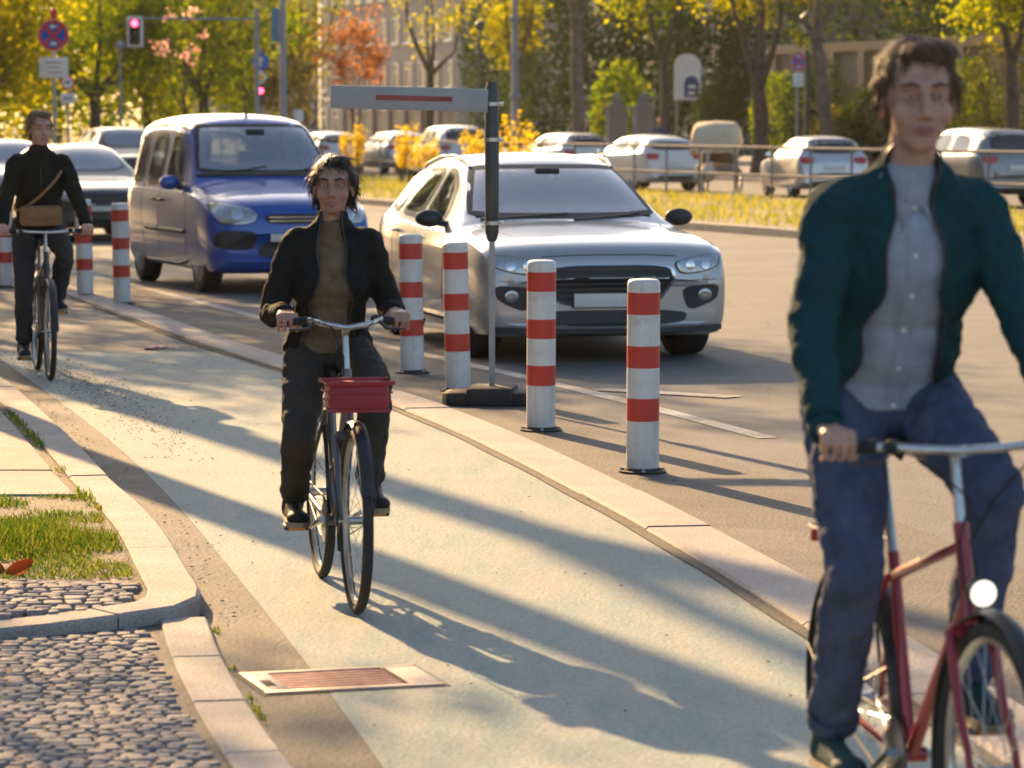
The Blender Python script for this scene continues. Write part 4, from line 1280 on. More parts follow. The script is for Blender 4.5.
    for s, ang in ((-1, phi), (1, phi + 180)):
        a = R(ang); d = Vector((math.cos(a), 0, math.sin(a)))
        p0 = BBp + Vector((0, s * .06, 0)); p1 = p0 + d * .17 + Vector((0, s * .012, 0)); pc = p1 + Vector((0, s * .065, 0))
        mb = MB(); mb.tube([p0 - d * .02, p1 + d * .015], [.013, .009], 8); mb.tube([BBp, p0 + Vector((0, s * .01, 0))], .012, 8); mb.tube([p1, pc], .006, 6); mb.build('crank', MT['steel'], root)
        pe = empty('pedal', pc); pe.parent = root
        mb = MB(); mb.box((0, 0, 0), (.085, .095, .022), bev=.006); mb.build('tread', MT['plastic'], pe)
        for xx in (-.045, .045):
            mb = MB(); mb.box((xx, 0, 0), (.006, .065, .016), bev=.002); mb.build('reflector', MT['reflector'], pe)
        ped[s] = pc
    # lamps, rack, stand
    if lamp:
        lp = empty('headlamp', (0, 0, 0)); lp.parent = root
        q = Vector((HB.x + .085, 0, HB.z + .055))
        mb = MB(); mb.lathe([(.0, -.06), (.018, -.055), (.034, -.02), (.036, .01), (.033, .012)], q, (1, 0, -.08), 20); mb.tube([q - Vector((.04, 0, .0)), HB + Vector((.02, 0, .03))], .006, 6); mb.build('lamp_housing', MT['plastic'], lp)
        mb = MB(); mb.lathe([(.032, .006), (.03, .016), (.018, .021), (0, .023)], q, (1, 0, -.08), 20); mb.build('lamp_lens', MT['lamp_white'], lp)
    if rack:
        mb = MB(); z = RA.z + Rw + .075
        for s in (-1, 1):
            mb.tube([Vector((ST.x - .05, s * .02, z)), Vector((-.42, s * .055, z)), Vector((-.78, s * .055, z)), Vector((-.80, 0, z))], .005, 6)
            mb.tube([Vector((-.60, s * .055, z)), RA + Vector((-.02, s * .075, .01))], .005, 6)
        for x in (-.48, -.58, -.68): mb.tube([Vector((x, -.055, z)), Vector((x, .055, z))], .004, 6)
        mb.build('luggage_rack', MT['plastic'], root)
        mb = MB(); mb.box((-.815, 0, z - .03), (.02, .08, .035), bev=.006); mb.build('rear_reflector', MT['taillamp'], root)
    mb = MB(); mb.tube([BBp + Vector((-.12, .05, -.01)), BBp + Vector((-.40, .07, -.03))], .008, 8); mb.build('kickstand', MT['steel'], root)
    if basket is not None:
        mb = MB()
        bx, bz = HB.x + .21, HB.z + .07
        W, D, Hh = .25, .20, .105
        for (z, f) in ((0, .88), (.035, .92), (.07, .96), (Hh, 1.0)):
            w, d = W * f / 2, D * f / 2
            mb.tube([Vector((bx - d, -w, bz + z)), Vector((bx + d, -w, bz + z)), Vector((bx + d, w, bz + z)), Vector((bx - d, w, bz + z))], .005 if z < Hh else .009, 6, closed=True)
        w, d = W / 2, D / 2
        mb.box((bx, 0, bz + .053), (D * .9, W * .88, .10), mi=0, bev=.02)
        mb.build('front_crate', basket, root)
        mb = MB()
        for s in (-1, 1): mb.tube([Vector((bx, s * .12, bz)), FA + Vector((0, s * .062, .0))], .004, 6)
        mb.tube([Vector((bx - .12, 0, bz + .01)), HB + Vector((0, 0, .05))], .008, 6)
        mb.build('crate_bracket', MT['plastic'], root)
    info = dict(G=G, ped=ped, saddle=Vector((sx, 0, saddle_h)), root=root)
    return info

# ---------------------------------------------------------------- people
def caps(mb, p0, p1, r0, r1, n=14, fl=None):
    """tapered capsule; fl=(vector, factor) flattens along the vector"""
    p0 = Vector(p0); p1 = Vector(p1)
    ax = (p1 - p0); L = ax.length
    x, y, z = frame_from(ax)
    vs = []; rings = []
    prof = [(r0 * math.sin(a), -r0 * math.cos(a)) for a in [R(10), R(35), R(62), R(90)]] + [(lerp(r0, r1, t), L * t) for t in (.33, .66)] + [(r1 * math.cos(a), L + r1 * math.sin(a)) for a in [0, R(28), R(55), R(80)]]
    for (r, h) in prof:
        for k in range(n):
            a = 2 * PI * k / n
            p = p0 + z * h + (x * math.cos(a) + y * math.sin(a)) * r
            if fl:
                v = Vector(fl[0]).normalized(); c = p0.lerp(p1, max(0, min(1, h / L if L else 0)))
                p = p - v * ((p - c).dot(v) * (1 - fl[1]))
            vs.append(p)
    fs = []
    P = len(prof)
    for i in range(P - 1):
        for k in range(n):
            l = (k + 1) % n
            fs.append((i * n + k, i * n + l, (i + 1) * n + l, (i + 1) * n + k))
    fs.append(tuple(range(n))[::-1]); fs.append(tuple((P - 1) * n + k for k in range(n)))
    mb.add(vs, fs)

def organic(name, mb, mat, parent, voxel, it=6, disp=0.0, dscale=.12, smooth_fac=.5):
    o = mb.build(name, mat, parent, smooth=0)
    m = o.modifiers.new('r', 'REMESH'); m.mode = 'VOXEL'; m.voxel_size = voxel; m.use_smooth_shade = True
    m = o.modifiers.new('s', 'SMOOTH'); m.factor = smooth_fac; m.iterations = it
    if disp:
        t = bpy.data.textures.new('folds', 'CLOUDS'); t.noise_scale = dscale; t.noise_depth = 2
        m = o.modifiers.new('d', 'DISPLACE'); m.texture = t; m.strength = disp; m.mid_level = .5; m.texture_coords = 'LOCAL'
        m = o.modifiers.new('s2', 'SMOOTH'); m.factor = .5; m.iterations = 1
    bake(o)
    o.data.polygons.foreach_set('use_smooth', [True] * len(o.data.polygons))
    return o

def ik(a, b, l1, l2, bend):
    a = Vector(a); b = Vector(b); d = b - a; L = d.length
    if L > (l1 + l2) * .995:
        b = a + d.normalized() * (l1 + l2) * .995; d = b - a; L = d.length
    x = (l1 * l1 - l2 * l2 + L * L) / (2 * L); h = math.sqrt(max(0, l1 * l1 - x * x))
    n = d.normalized(); bd = Vector(bend); bd = (bd - n * bd.dot(n)).normalized()
    return a + n * x + bd * h, b

def fabric(name, col, rough=.9, na=.18, ns=9, bs=220, bump=.25):
    return M(name, col, rough, spec=.2, ns=ns, na=na, bump=bump, bs=bs, sheen=.0)

def skin_mat(name, col):
    m = M(name, col, .48, spec=.4, na=.16, ns=22, bump=.12, bs=260)
    p = next(n for n in m.node_tree.nodes if n.type == 'BSDF_PRINCIPLED')
    p.inputs['Subsurface Weight'].default_value = .18; p.inputs['Subsurface Radius'].default_value = (.012, .004, .002); p.inputs['Subsurface Scale'].default_value = 1.0
    return m
MT['skin'] = skin_mat('skin', (0.52, 0.29, 0.21))
MT['skin2'] = skin_mat('skin tanned', (0.43, 0.235, 0.165))
MT['lips'] = M('lips', (0.42, 0.15, 0.13), 0.45, na=.05)
MT['eye'] = M('eye white', (0.42, 0.39, 0.36), 0.15, na=0)
MT['iris'] = M('iris', (0.05, 0.035, 0.025), 0.1, na=0)

def rider(bk, label, s, skin, hair_mat, jacket_mat, trouser_mat, shoe_mat, shirt_mat=None, lean=18, long_hair=False, voxel=.008, bag=None, sleeve_mat=None, yaw=0.0, look=0.0, fem=False, bvox=.0058, strands=1500, buttons=False):
    rt = bk['root']
    a = R(lean)
    up = Vector((math.sin(a), 0, math.cos(a))); fw = Vector((math.cos(a), 0, -math.sin(a)))
    H = bk['saddle'] + Vector((.0, 0, .085 * s))
    C = H + up * .47 * s
    N = C + up * .06 * s
    hd = N + Vector((.045, 0, .185)) * s
    wid = .172 * (.93 if fem else 1.0) * s
    rot = Matrix.Rotation(a, 3, 'Y')
    sh = {k: C + Vector((0, k * wid, 0)) - up * .015 for k in (-1, 1)}
    hips = {k: H + Vector((.0, k * .092 * s, -.01)) for k in (-1, 1)}
    G = {1: bk['G'], -1: Vector((bk['G'].x, -bk['G'].y, bk['G'].z))}
    wrist = {}; elbow = {}; knee = {}; ankle = {}
    for k in (-1, 1):
        w = G[k] + Vector((-.075, -k * .0, .035))
        elbow[k], wrist[k] = ik(sh[k], w, .295 * s, .265 * s, (-.45, k * (.3 if fem else .5), -.8))
        p = bk['ped'][k]
        an = p + Vector((-.105, -k * .01, .115))
        knee[k], ankle[k] = ik(hips[k], an, .445 * s, .44 * s, (1, k * .12, .25))
    def torso(mb, e):
        mb.ball(H + up * .0 * s, ((.115) * s + e, (.160 if not fem else .168) * s + e, .12 * s + e), rot=rot)
        mb.ball(H + up * .16 * s + fw * .01, (.105 * s + e, (.142 if not fem else .128) * s + e, .16 * s + e), rot=rot)
        mb.ball(H + up * .33 * s + fw * .012, (.118 * s + e, (.165 if not fem else .150) * s + e, .17 * s + e), rot=rot)
        if fem: 
            for k in (-1, 1): mb.ball(H + up * .33 * s + fw * .085 + Vector((0, k * .065 * s, 0)), .055 * s + e)
        for k in (-1, 1):
            caps(mb, C - up * .02 * s, sh[k] - Vector((0, k * .02, 0)), .062 * s + e, .056 * s + e)
            caps(mb, N + up * .015 * s + Vector((0, k * .03, 0)), sh[k] - Vector((0, k * .04, 0)), .035 * s + e * .6, .04 * s + e * .6)
    def arms(mb, e, end=1.0):
        for k in (-1, 1):
            caps(mb, sh[k], elbow[k], .054 * s + e, .042 * s + e)
            caps(mb, elbow[k], elbow[k].lerp(wrist[k], end), .043 * s + e, .030 * s + e * .8)
    def legs(mb, e, end=1.0, flare=0):
        for k in (-1, 1):
            caps(mb, hips[k], hips[k].lerp(knee[k], .5), .088 * s + e, .074 * s + e)
            caps(mb, hips[k].lerp(knee[k], .5), knee[k], .074 * s + e, .056 * s + e)
            m = knee[k].lerp(ankle[k], .32); back = (ankle[k] - knee[k]).cross(Vector((0, 1, 0))).normalized()
            if back.x > 0: back = -back
            caps(mb, knee[k], m + back * .012, .054 * s + e, .055 * s + e)
            caps(mb, m + back * .012, knee[k].lerp(ankle[k], end), .055 * s + e, .036 * s + e + flare)
    # ---------------- body, one continuous skin
    mb = MB()
    torso(mb, -.004); arms(mb, 0); legs(mb, -.004)
    caps(mb, N - up * .03, hd + Vector((-.02, 0, -.06 * s)), .058 * s, .052 * s)
    # head
    ry = Matrix.Rotation(R(yaw), 3, 'Z')
    hs_ = 1.05
    s0 = s; hp = lambda x, y, z: hd + ry @ (Vector((x, y, z)) * s0 * hs_)
    mb.ball(hp(-.012, 0, .03), (.098 * s, .077 * s, .092 * s), rot=ry)
    mb.ball(hp(.022, 0, -.035), (.070 * s, .062 * s, .078 * s), rot=ry)
    mb.ball(hp(.048, 0, -.088), (.032 * s, .036 * s, .026 * s), rot=ry)
    mb.ball(hp(.062, 0, .028), (.028 * s, .055 * s, .026 * s), rot=ry)
    for k in (-1, 1):
        mb.ball(hp(.045, k * .038, -.03), (.036 * s, .028 * s, .032 * s), rot=ry)
        mb.ball(hp(-.005, k * .077, -.012), (.020 * s, .009 * s, .033 * s), rot=ry)
    caps(mb, hp(.084, 0, .012), hp(.108, 0, -.030), .010 * s, .014 * s, 8)
    for k in (-1, 1): mb.ball(hp(.094, k * .011, -.036), .010 * s)
    mb.ball(hp(.078, 0, -.062), (.014 * s, .024 * s, .012 * s), rot=ry)
    # hands
    for k in (-1, 1):
        g = G[k]; w = wrist[k]
        kn = g + Vector((.022, 0, .030))
        for dy in (-.024, -.008, .008, .024):
            caps(mb, w + Vector((.012, dy * .6, 0)), kn + Vector((0, dy * 1.1, 0)), .016, .0115, 8)
        for i, dy in enumerate((-.0345, -.0115, .0115, .0345)):
            ln = (0.9, 1.0, .97, .8)[i if k > 0 else i]
            b = kn + Vector((0, dy, 0)); m1 = g + Vector((.043 * ln, dy, .006)); m2 = g + Vector((.032 * ln, dy, -.022)); tp = g + Vector((.006, dy, -.030))
            caps(mb, b, m1, .0100, .0086, 8); caps(mb, m1, m2, .0086, .0080, 8); caps(mb, m2, tp, .0080, .0072, 8)
        th0 = w + Vector((.022, -k * .022, -.004)); th1 = g + Vector((-.028, -k * .046, .010)); th2 = g + Vector((-.006, -k * .050, -.018)); th3 = g + Vector((.014, -k * .044, -.026))
        caps(mb, th0, th1, .0135, .012, 8); caps(mb, th1, th2, .0115, .0105, 8); caps(mb, th2, th3, .0105, .009, 8)
        # feet (inside the shoes)
        p = bk['ped'][k]
        caps(mb, ankle[k], p + Vector((-.12, 0, .055)), .034, .032, 10); caps(mb, p + Vector((-.11, 0, .05)), p + Vector((.05, 0, .04)), .030, .028, 10)
    body = organic('person', mb, skin, None, bvox, it=2)
    body.location = rt.location; body.rotation_euler = rt.rotation_euler
    tag(body, label, 'person')
    # ---------------- face
    for k in (-1, 1):
        mb = MB(); q = hp(.0775, k * .031, .004); mb.ball(q, (.0085 * s, .0122 * s, .0048 * s), 12, 8, rot=ry); mb.ball(q + ry @ Vector((.0042 * s, 0, 0)), (.0050 * s, .0054 * s, .0047 * s), 10, 6, rot=ry, mi=1); mb.build('eye', [MT['eye'], MT['iris']], body)
        mb = MB(); mb.tube([q + ry @ (Vector(v_) * s) for v_ in ((.0, -.0145, -.001), (.0056, -.008, .0048), (.0070, 0, .0064), (.0056, .008, .0048), (.0, .0145, -.001))], [.0022 * s, .0034 * s, .0040 * s, .0034 * s, .0022 * s], 6)
        mb.tube([q + ry @ (Vector(v_) * s) for v_ in ((.0, -.0135, -.002), (.0050, -.007, -.0058), (.0060, 0, -.0072), (.0050, .007, -.0058), (.0, .0135, -.002))], [.0018 * s, .0026 * s, .003 * s, .0026 * s, .0018 * s], 6); mb.build('eyelid', skin, body)
        mb = MB(); mb.tube([hp(.088, k * .014, .024), hp(.088, k * .032, .031), hp(.074, k * .052, .025)], [.0045 * s, .005 * s, .003 * s], 6); mb.build('eyebrow', hair_mat, body)
    mb = MB(); mb.tube([hp(.078, -.024, -.064), hp(.089, -.011, -.061), hp(.092, 0, -.063), hp(.089, .011, -.061), hp(.078, .024, -.064)], [.002, .0055 * s, .005 * s, .0055 * s, .002], 8)
    mb.tube([hp(.078, -.022, -.066), hp(.088, -.010, -.071), hp(.090, 0, -.072), hp(.088, .010, -.071), hp(.078, .022, -.066)], [.002, .006 * s, .0065 * s, .006 * s, .002], 8); mb.build('mouth', MT['lips'], body)
    # ---------------- hair
    mb = MB()
    mb.ball(hp(-.027, 0, .048), (.098 * s, .085 * s, .089 * s), 20, 12, rot=ry)
    mb.ball(hp(.030, .015, .096), (.055 * s, .060 * s, .028 * s), rot=ry)
    mb.ball(hp(-.062, 0, -.02), (.055 * s, .068 * s, .075 * s), rot=ry)
    for k in (-1, 1): caps(mb, hp(.004, k * .072, .035), hp(.000, k * .077, -.008), .022 * s, .010 * s, 8)
    if long_hair:
        for k in (-1, 1): caps(mb, hp(-.02, k * .074, .03), hp(-.06, k * .062, -.06), .030 * s, .026 * s, 10)
        caps(mb, hp(-.07, 0, 0), hp(-.085, 0, -.09), .070 * s, .05 * s); mb.ball(hp(-.125, 0, .05), .042 * s)
    hair = organic('hair', mb, hair_mat, body, .0055, it=3 if not long_hair else 6, disp=.016 if not long_hair else .010, dscale=.022 if not long_hair else .04)
    hrnd = random.Random(5)
    vsn = [(v.co.copy(), v.normal.copy()) for v in hair.data.vertices]
    smb = MB(); top = hp(-.03, .0, .14)
    for _ in range(strands):
        p, n = hrnd.choice(vsn)
        d = p - top; d = d - n * d.dot(n)
        if d.length < 1e-4: continue
        d = (d.normalized() + Vector((hrnd.gauss(0, .13), hrnd.gauss(0, .13), -.15))).normalized(); d = (d - n * d.dot(n)).normalized()
        Ls = (.038 if not long_hair else .075) * s * hrnd.uniform(.5, 1.2); w_ = n.cross(d) * .0011
        q0 = p - n * .002; q1 = p + d * Ls * .4 + n * .0045; q2 = p + d * Ls * .8 + n * (.0035 - .02 * Ls); q3 = p + d * Ls - n * .002
        smb.add([q0 - w_, q0 + w_, q1 + w_, q1 - w_, q2 + w_ * .7, q2 - w_ * .7, q3], [(0, 1, 2, 3), (3, 2, 4, 5), (5, 4, 6)])
    so2 = smb.build('strands', hair_mat, hair, smooth=0)
    # ---------------- clothes
    ebase = .012
    if shirt_mat:
        mb = MB(); torso(mb, ebase); caps(mb, N - up * .03, N + up * .012, .074 * s, .066 * s)
        sh_o = organic('shirt', mb, shirt_mat, body, voxel, it=5, disp=.010, dscale=.07)
        bm = bmesh.new(); bm.from_mesh(sh_o.data)
        bmesh.ops.delete(bm, geom=[f for f in bm.faces if (f.calc_center_median() - H).dot(up) < (.012 + .010 * math.cos(f.calc_center_median().y * 22)) * s], context='FACES')
        for _ in range(8):
            new = {}
            for v in bm.verts:
                if v.is_boundary:
                    nb = [e.other_vert(v).co for e in v.link_edges if e.is_boundary]
                    if len(nb) == 2: new[v] = v.co * .5 + (nb[0] + nb[1]) * .25
            for v, c in new.items(): v.co = c
        bm.to_mesh(sh_o.data); bm.free()
        md = sh_o.modifiers.new('t', 'SOLIDIFY'); md.thickness = .004; md.offset = -1; bake(sh_o)
        if buttons:
            sb = BVHTree.FromPolygons([v.co for v in sh_o.data.vertices], [tuple(p.vertices) for p in sh_o.data.polygons])
            for yo in (-.016, .016):
                P = []
                for q in range(26):
                    o_ = H + up * lerp(-.10, .545, q / 25) * s + fw * .6 + Vector((0, yo * s - .010, 0)); p, n, _, _ = sb.ray_cast(o_, -fw)
                    if p: P.append(p + n * .0006)
                pm = MB(); pm.tube(P, .0018, 5); pm.build('placket_seam', shirt_mat, sh_o)
            for q in range(7):
                o_ = H + up * lerp(-.06, .50, q / 6) * s + fw * .6 + Vector((0, -.010, 0)); p, n, _, _ = sb.ray_cast(o_, -fw)
                if p: pm = MB(); pm.lathe([(.006, 0), (.0062, .002), (.004, .003), (0, .0022)], p, n, 12, cap=False); pm.build('button', MT['white'], sh_o)
            for k in (-1, 1):
                cb = MB(); a0 = N + fw * .072 * s + Vector((0, k * .008, 0)) - up * .020 * s; a1 = N + fw * .020 * s + Vector((0, k * .078 * s, 0)) + up * .03 * s; a2 = N - fw * .065 * s + Vector((0, k * .030 * s, 0)) + up * .045 * s
                lo = a0 - up * .062 * s + fw * .030 + Vector((0, k * .035, 0)); l1 = a1 - up * .035 * s + Vector((0, k * .020, 0)) + fw * .01
                cb.add([a0, a1, a2, lo, l1, a2 - up * .04 * s], [(0, 1, 4, 3), (1, 2, 5, 4)]); c_ = cb.build('collar', shirt_mat, sh_o); md = c_.modifiers.new('t', 'SOLIDIFY'); md.thickness = .004
    mb = MB()
    legs(mb, .012, .97, .010)
    mb.ball(H - up * .01, (.125 * s, (.166 if not fem else .175) * s, .10 * s), rot=rot); 
    trs = organic('trousers', mb, trouser_mat, body, voxel, it=4, disp=.030, dscale=.062)
    mb = MB()
    torso(mb, .030)
    arms(mb, .013, .97)
    # hem below the waist
    mb.ball(H + up * .01 * s, (.142 * s, .192 * s, .10 * s), rot=rot)
    caps(mb, N - up * .04, N + up * .035, .082 * s, .074 * s)
    jk = organic('jacket', mb, jacket_mat, body, voxel, it=4, disp=.030, dscale=.062)
    if shirt_mat:
        me = jk.data; bm = bmesh.new(); bm.from_mesh(me)
        kill = []
        for f in bm.faces:
            c = f.calc_center_median() - H
            t = c.dot(up); q = c.dot(fw)
            wv = lerp(.115, .050, max(0, min(1, t / (.5 * s)))) * s + .010 * math.sin(t * 31)
            if q > .0 and abs(c.y + .012) < wv and -.2 < t < .85 * s: kill.append(f)
        bmesh.ops.delete(bm, geom=kill, context='FACES')
        for _ in range(14):
            bd = [v for v in bm.verts if v.is_boundary]
            new = {}
            for v in bd:
                nb = [e.other_vert(v).co for e in v.link_edges if e.is_boundary]
                if len(nb) == 2: new[v] = v.co * .5 + (nb[0] + nb[1]) * .25
            for v, c in new.items(): v.co = c
        # tape and zip teeth along the open edges
        seen = set(); chains = []
        for e in bm.edges:
            if not e.is_boundary or e in seen: continue
            v0 = e.verts[0]; v = e.verts[1]; ch = [v0.co.copy(), v.co.copy()]; seen.add(e); cur = e
            while True:
                nx = [q for q in v.link_edges if q.is_boundary and q not in seen]
                if not nx: break
                cur = nx[0]; seen.add(cur); v = cur.other_vert(v); ch.append(v.co.copy())
            chains.append(ch)
        bm.to_mesh(me); bm.free()
        ch = max(chains, key=len)
        ch = [ch[i] for i in range(0, len(ch), 3)]
        emb = MB(); emb.tube([p + fw * .001 for p in ch], .0042, 6, closed=True); emb.build('edge_tape', MT['plastic'], jk)
        md = jk.modifiers.new('t', 'SOLIDIFY'); md.thickness = .008; md.offset = -1
        bake(jk)
    # zip or front edges
    if not shirt_mat:
        mb = MB(); P = []
        bvh = BVHTree.FromPolygons([v.co for v in jk.data.vertices], [tuple(p.vertices) for p in jk.data.polygons])
        for i in range(14):
            t = lerp(-.06, .50, i / 13) * s; o_ = H + up * t + fw * .6
            p, n, _, _ = bvh.ray_cast(o_, -fw)
            if p: P.append(p + fw * .002)
        mb.tube(P, .004, 6); mb.build('zip', MT['plastic'], jk)
    jb = BVHTree.FromPolygons([v.co for v in jk.data.vertices], [tuple(p.vertices) for p in jk.data.polygons])
    for k in (-1, 1):
        for (t0, t1, y0, y1) in ((.33, .335, .065, .145), (.07, .13, .095, .16)):
            pk = MB(); P = []
            for (t, y) in ((t0, y0), (t1, y1)):
                for q in ([0, .5, 1] if t == t0 else []): pass
            for q in range(9):
                u = q / 8; o_ = H + up * lerp(t0, t1, u) * s + Vector((0, k * lerp(y0, y1, u) * s, 0)) + fw * .6
                p, n, _, _ = jb.ray_cast(o_, -fw)
                if p: P.append(p + n * .001)
            if len(P) > 2:
                pk.tube(P, .0045, 6); pk.build('pocket_welt', jacket_mat, jk)
    # trouser side seams
    tr_o = trs
    tb = BVHTree.FromPolygons([v.co for v in tr_o.data.vertices], [tuple(p.vertices) for p in tr_o.data.polygons])
    for k in (-1, 1):
        P = []
        for q in range(34):
            u = q / 33
            a_ = hips[k].lerp(knee[k], u * 2) if u < .5 else knee[k].lerp(ankle[k], (u - .5) * 2 * .95)
            p, n, _, _ = tb.ray_cast(a_ + Vector((0, k * .5, 0)), Vector((0, -k, 0)))
            if p: P.append(p + n * .0003)
        mb = MB(); mb.tube(P, .0022, 5); mb.build('seam', trouser_mat, tr_o)
        mb = MB(); d = (knee[k] - ankle[k]).normalized(); q = knee[k].lerp(ankle[k], .95)
        mb.lathe([(.060 * s, -.012), (.0625 * s, 0), (.062 * s, .022), (.0575 * s, .024), (.054 * s, -.008)], q, d, 22, closed_prof=True); mb.build('hem', trouser_mat, tr_o)
    # sleeves ends
    for k in (-1, 1):
        mb = MB(); d = (elbow[k] - wrist[k]).normalized(); q = wrist[k] + d * .025
        mb.lathe([(.040 * s, -.008), (.044 * s, 0), (.046 * s, .02), (.043 * s, .032), (.036 * s, .03), (.036 * s, -.006)], q, d, 18, closed_prof=True); mb.build('cuff', sleeve_mat or jacket_mat, jk)
        if sleeve_mat:
            mb = MB(); caps(mb, elbow[k].lerp(wrist[k], .1), elbow[k].lerp(wrist[k], .95), .064 * s, .048 * s)
            organic('sleeve', mb, sleeve_mat, jk, voxel, it=3, disp=.015, dscale=.06)
    # shoes
    for k in (-1, 1):
        p = bk['ped'][k]
        mb = MB()
        caps(mb, p + Vector((-.135, 0, .052)), p + Vector((.045, 0, .045)), .040, .036, 12, fl=((0, 1, 0), .95)); mb.ball(p + Vector((.075, 0, .043)), (.058, .046, .032)); 
        caps(mb, p + Vector((-.12, 0, .06)), ankle[k] + Vector((-.005, 0, .0)), .044, .046, 12); caps(mb, p + Vector((-.08, 0, .075)), p + Vector((.03, 0, .055)), .034, .03, 10)
        so_ = organic('shoe', mb, shoe_mat, body, .006, it=3)
        mb = MB()
        outl = [(-.178, 0), (-.165, .03), (-.10, .036), (0, .042), (.06, .047), (.11, .038), (.135, .012), (.135, -.012), (.11, -.038), (.06, -.047), (0, -.042), (-.10, -.036), (-.165, -.03)]
        mb.prism([(p.x + q[0], p.y + q[1]) for q in outl], p.z + .010, p.z + .030); mb.build('sole', MT['sole'], so_)
    return dict(body=body, H=H, C=C, up=up, fw=fw, rot=rot, s=s, jacket=jk)

def place_bike(px, py, deg):
    rz = nose_rz(deg); g = gp(px, py)
    return (g.x - .50 * math.cos(rz), g.y - .50 * math.sin(rz), .004), rz

redframe = M('red bicycle enamel', (0.33, 0.02, 0.03), 0.3, 0.2, coat=.7)
blackframe = M('black bicycle enamel', (0.02, 0.02, 0.022), 0.3, 0.1, coat=.7)
greyframe = M('grey bicycle enamel', (0.12, 0.12, 0.13), 0.35, 0.3, coat=.6)
hair_brown = M('brown hair', (0.15, 0.08, 0.042), 0.55, na=.4, ns=60, bump=.6, bs=120)
hair_dark = M('dark hair', (0.035, 0.022, 0.016), 0.5, na=.4, ns=60, bump=.6, bs=120)
hair_fair = M('light brown hair', (0.20, 0.12, 0.06), 0.55, na=.4, ns=60, bump=.6, bs=120)

# rider in the middle
loc, rz = place_bike(355, 617, 10.5)
bk = bicycle(loc, rz, greyframe, 'dark bicycle with a red front crate ridden past the drain grate', 'step', saddle_h=.87, phi=-165, basket=M('red crate', (0.36, 0.03, 0.045), .6, na=.2), bar='swept', lamp=False, barw=.215)
rider(bk, 'cyclist in an open black jacket over a brown jumper riding with a red front crate', .93, MT['skin2'], hair_dark, fabric('black jacket cloth', (0.018, 0.018, 0.016)), fabric('dark grey trouser cloth', (0.055, 0.05, 0.042)), fabric('black shoe', (0.02, 0.02, 0.02), .6), fabric('brown wool', (0.17, 0.12, 0.07), ns=20, na=.3), lean=18, long_hair=True, voxel=.008, fem=True, yaw=-13)

# rider far left
loc, rz = place_bike(49, 381, 13)
bk = bicycle(loc, rz, blackframe, 'black city bicycle ridden beside the kerb at far left', 'diamond', saddle_h=.99, phi=-75, bar='flat', lamp=False)
r2 = rider(bk, 'cyclist in a closed black jacket with a tan bag riding at far left', 1.02, MT['skin'], hair_fair, fabric('dark olive jacket cloth', (0.016, 0.018, 0.013)), fabric('dark trouser cloth', (0.04, 0.042, 0.045)), fabric('dark shoe', (0.025, 0.03, 0.04), .6), lean=18, voxel=.010, yaw=14)
# tan bag slung across his front
root = empty('shoulder_bag', bk['root'].location, rz); tag(root, 'tan shoulder bag worn across the front of the leftmost cyclist', 'bag')
tan = fabric('tan canvas', (0.30, 0.17, 0.08), ns=14)
q = r2['H'] + r2['up'] * .14 + r2['fw'] * .185
mb = MB(); mb.box(q, (.07, .30, .15), (0, R(12), 0), bev=.025); mb.build('bag_body', tan, root)
mb = MB(); mb.box(q + r2['fw'] * .028 + r2['up'] * .03, (.03, .302, .085), (0, R(12), 0), bev=.012); mb.build('flap', tan, root)
mb = MB(); P = []
for i in range(25):
    b = 2 * PI * i / 24
    P.append(r2['H'] + r2['up'] * (.30 + .17 * math.cos(b)) + r2['fw'] * (.19 * math.sin(b) + .0) + Vector((0, .19 * math.cos(b) * .9, 0)))
mb.tube(P[:-1], .012, 6, closed=True); mb.build('strap', tan, root)

# large rider on the right
g = at(1000, 7.72); rz = nose_rz(12)
loc = (g.x - .50 * math.cos(rz), g.y - .50 * math.sin(rz), .004)
bk = bicycle(loc, rz, redframe, 'red bicycle with a lit headlamp at the right edge of the lane', 'diamond', saddle_h=1.06, phi=-150, barup=.03, fender_mat=MT['plastic'], bar='flat')
rider(bk, 'cyclist in an open teal jacket over a grey blue shirt riding the red bicycle', 1.10, MT['skin'], hair_brown, fabric('dark teal jacket cloth', (0.012, 0.055, 0.062)), fabric('blue jeans', (0.075, 0.095, 0.16), ns=12, na=.3), fabric('teal canvas shoe', (0.03, 0.075, 0.08), .7), fabric('grey blue shirt cloth', (0.33, 0.36, 0.44), ns=16), lean=22, voxel=.007, bvox=.0045, strands=4500, buttons=True, yaw=-7)
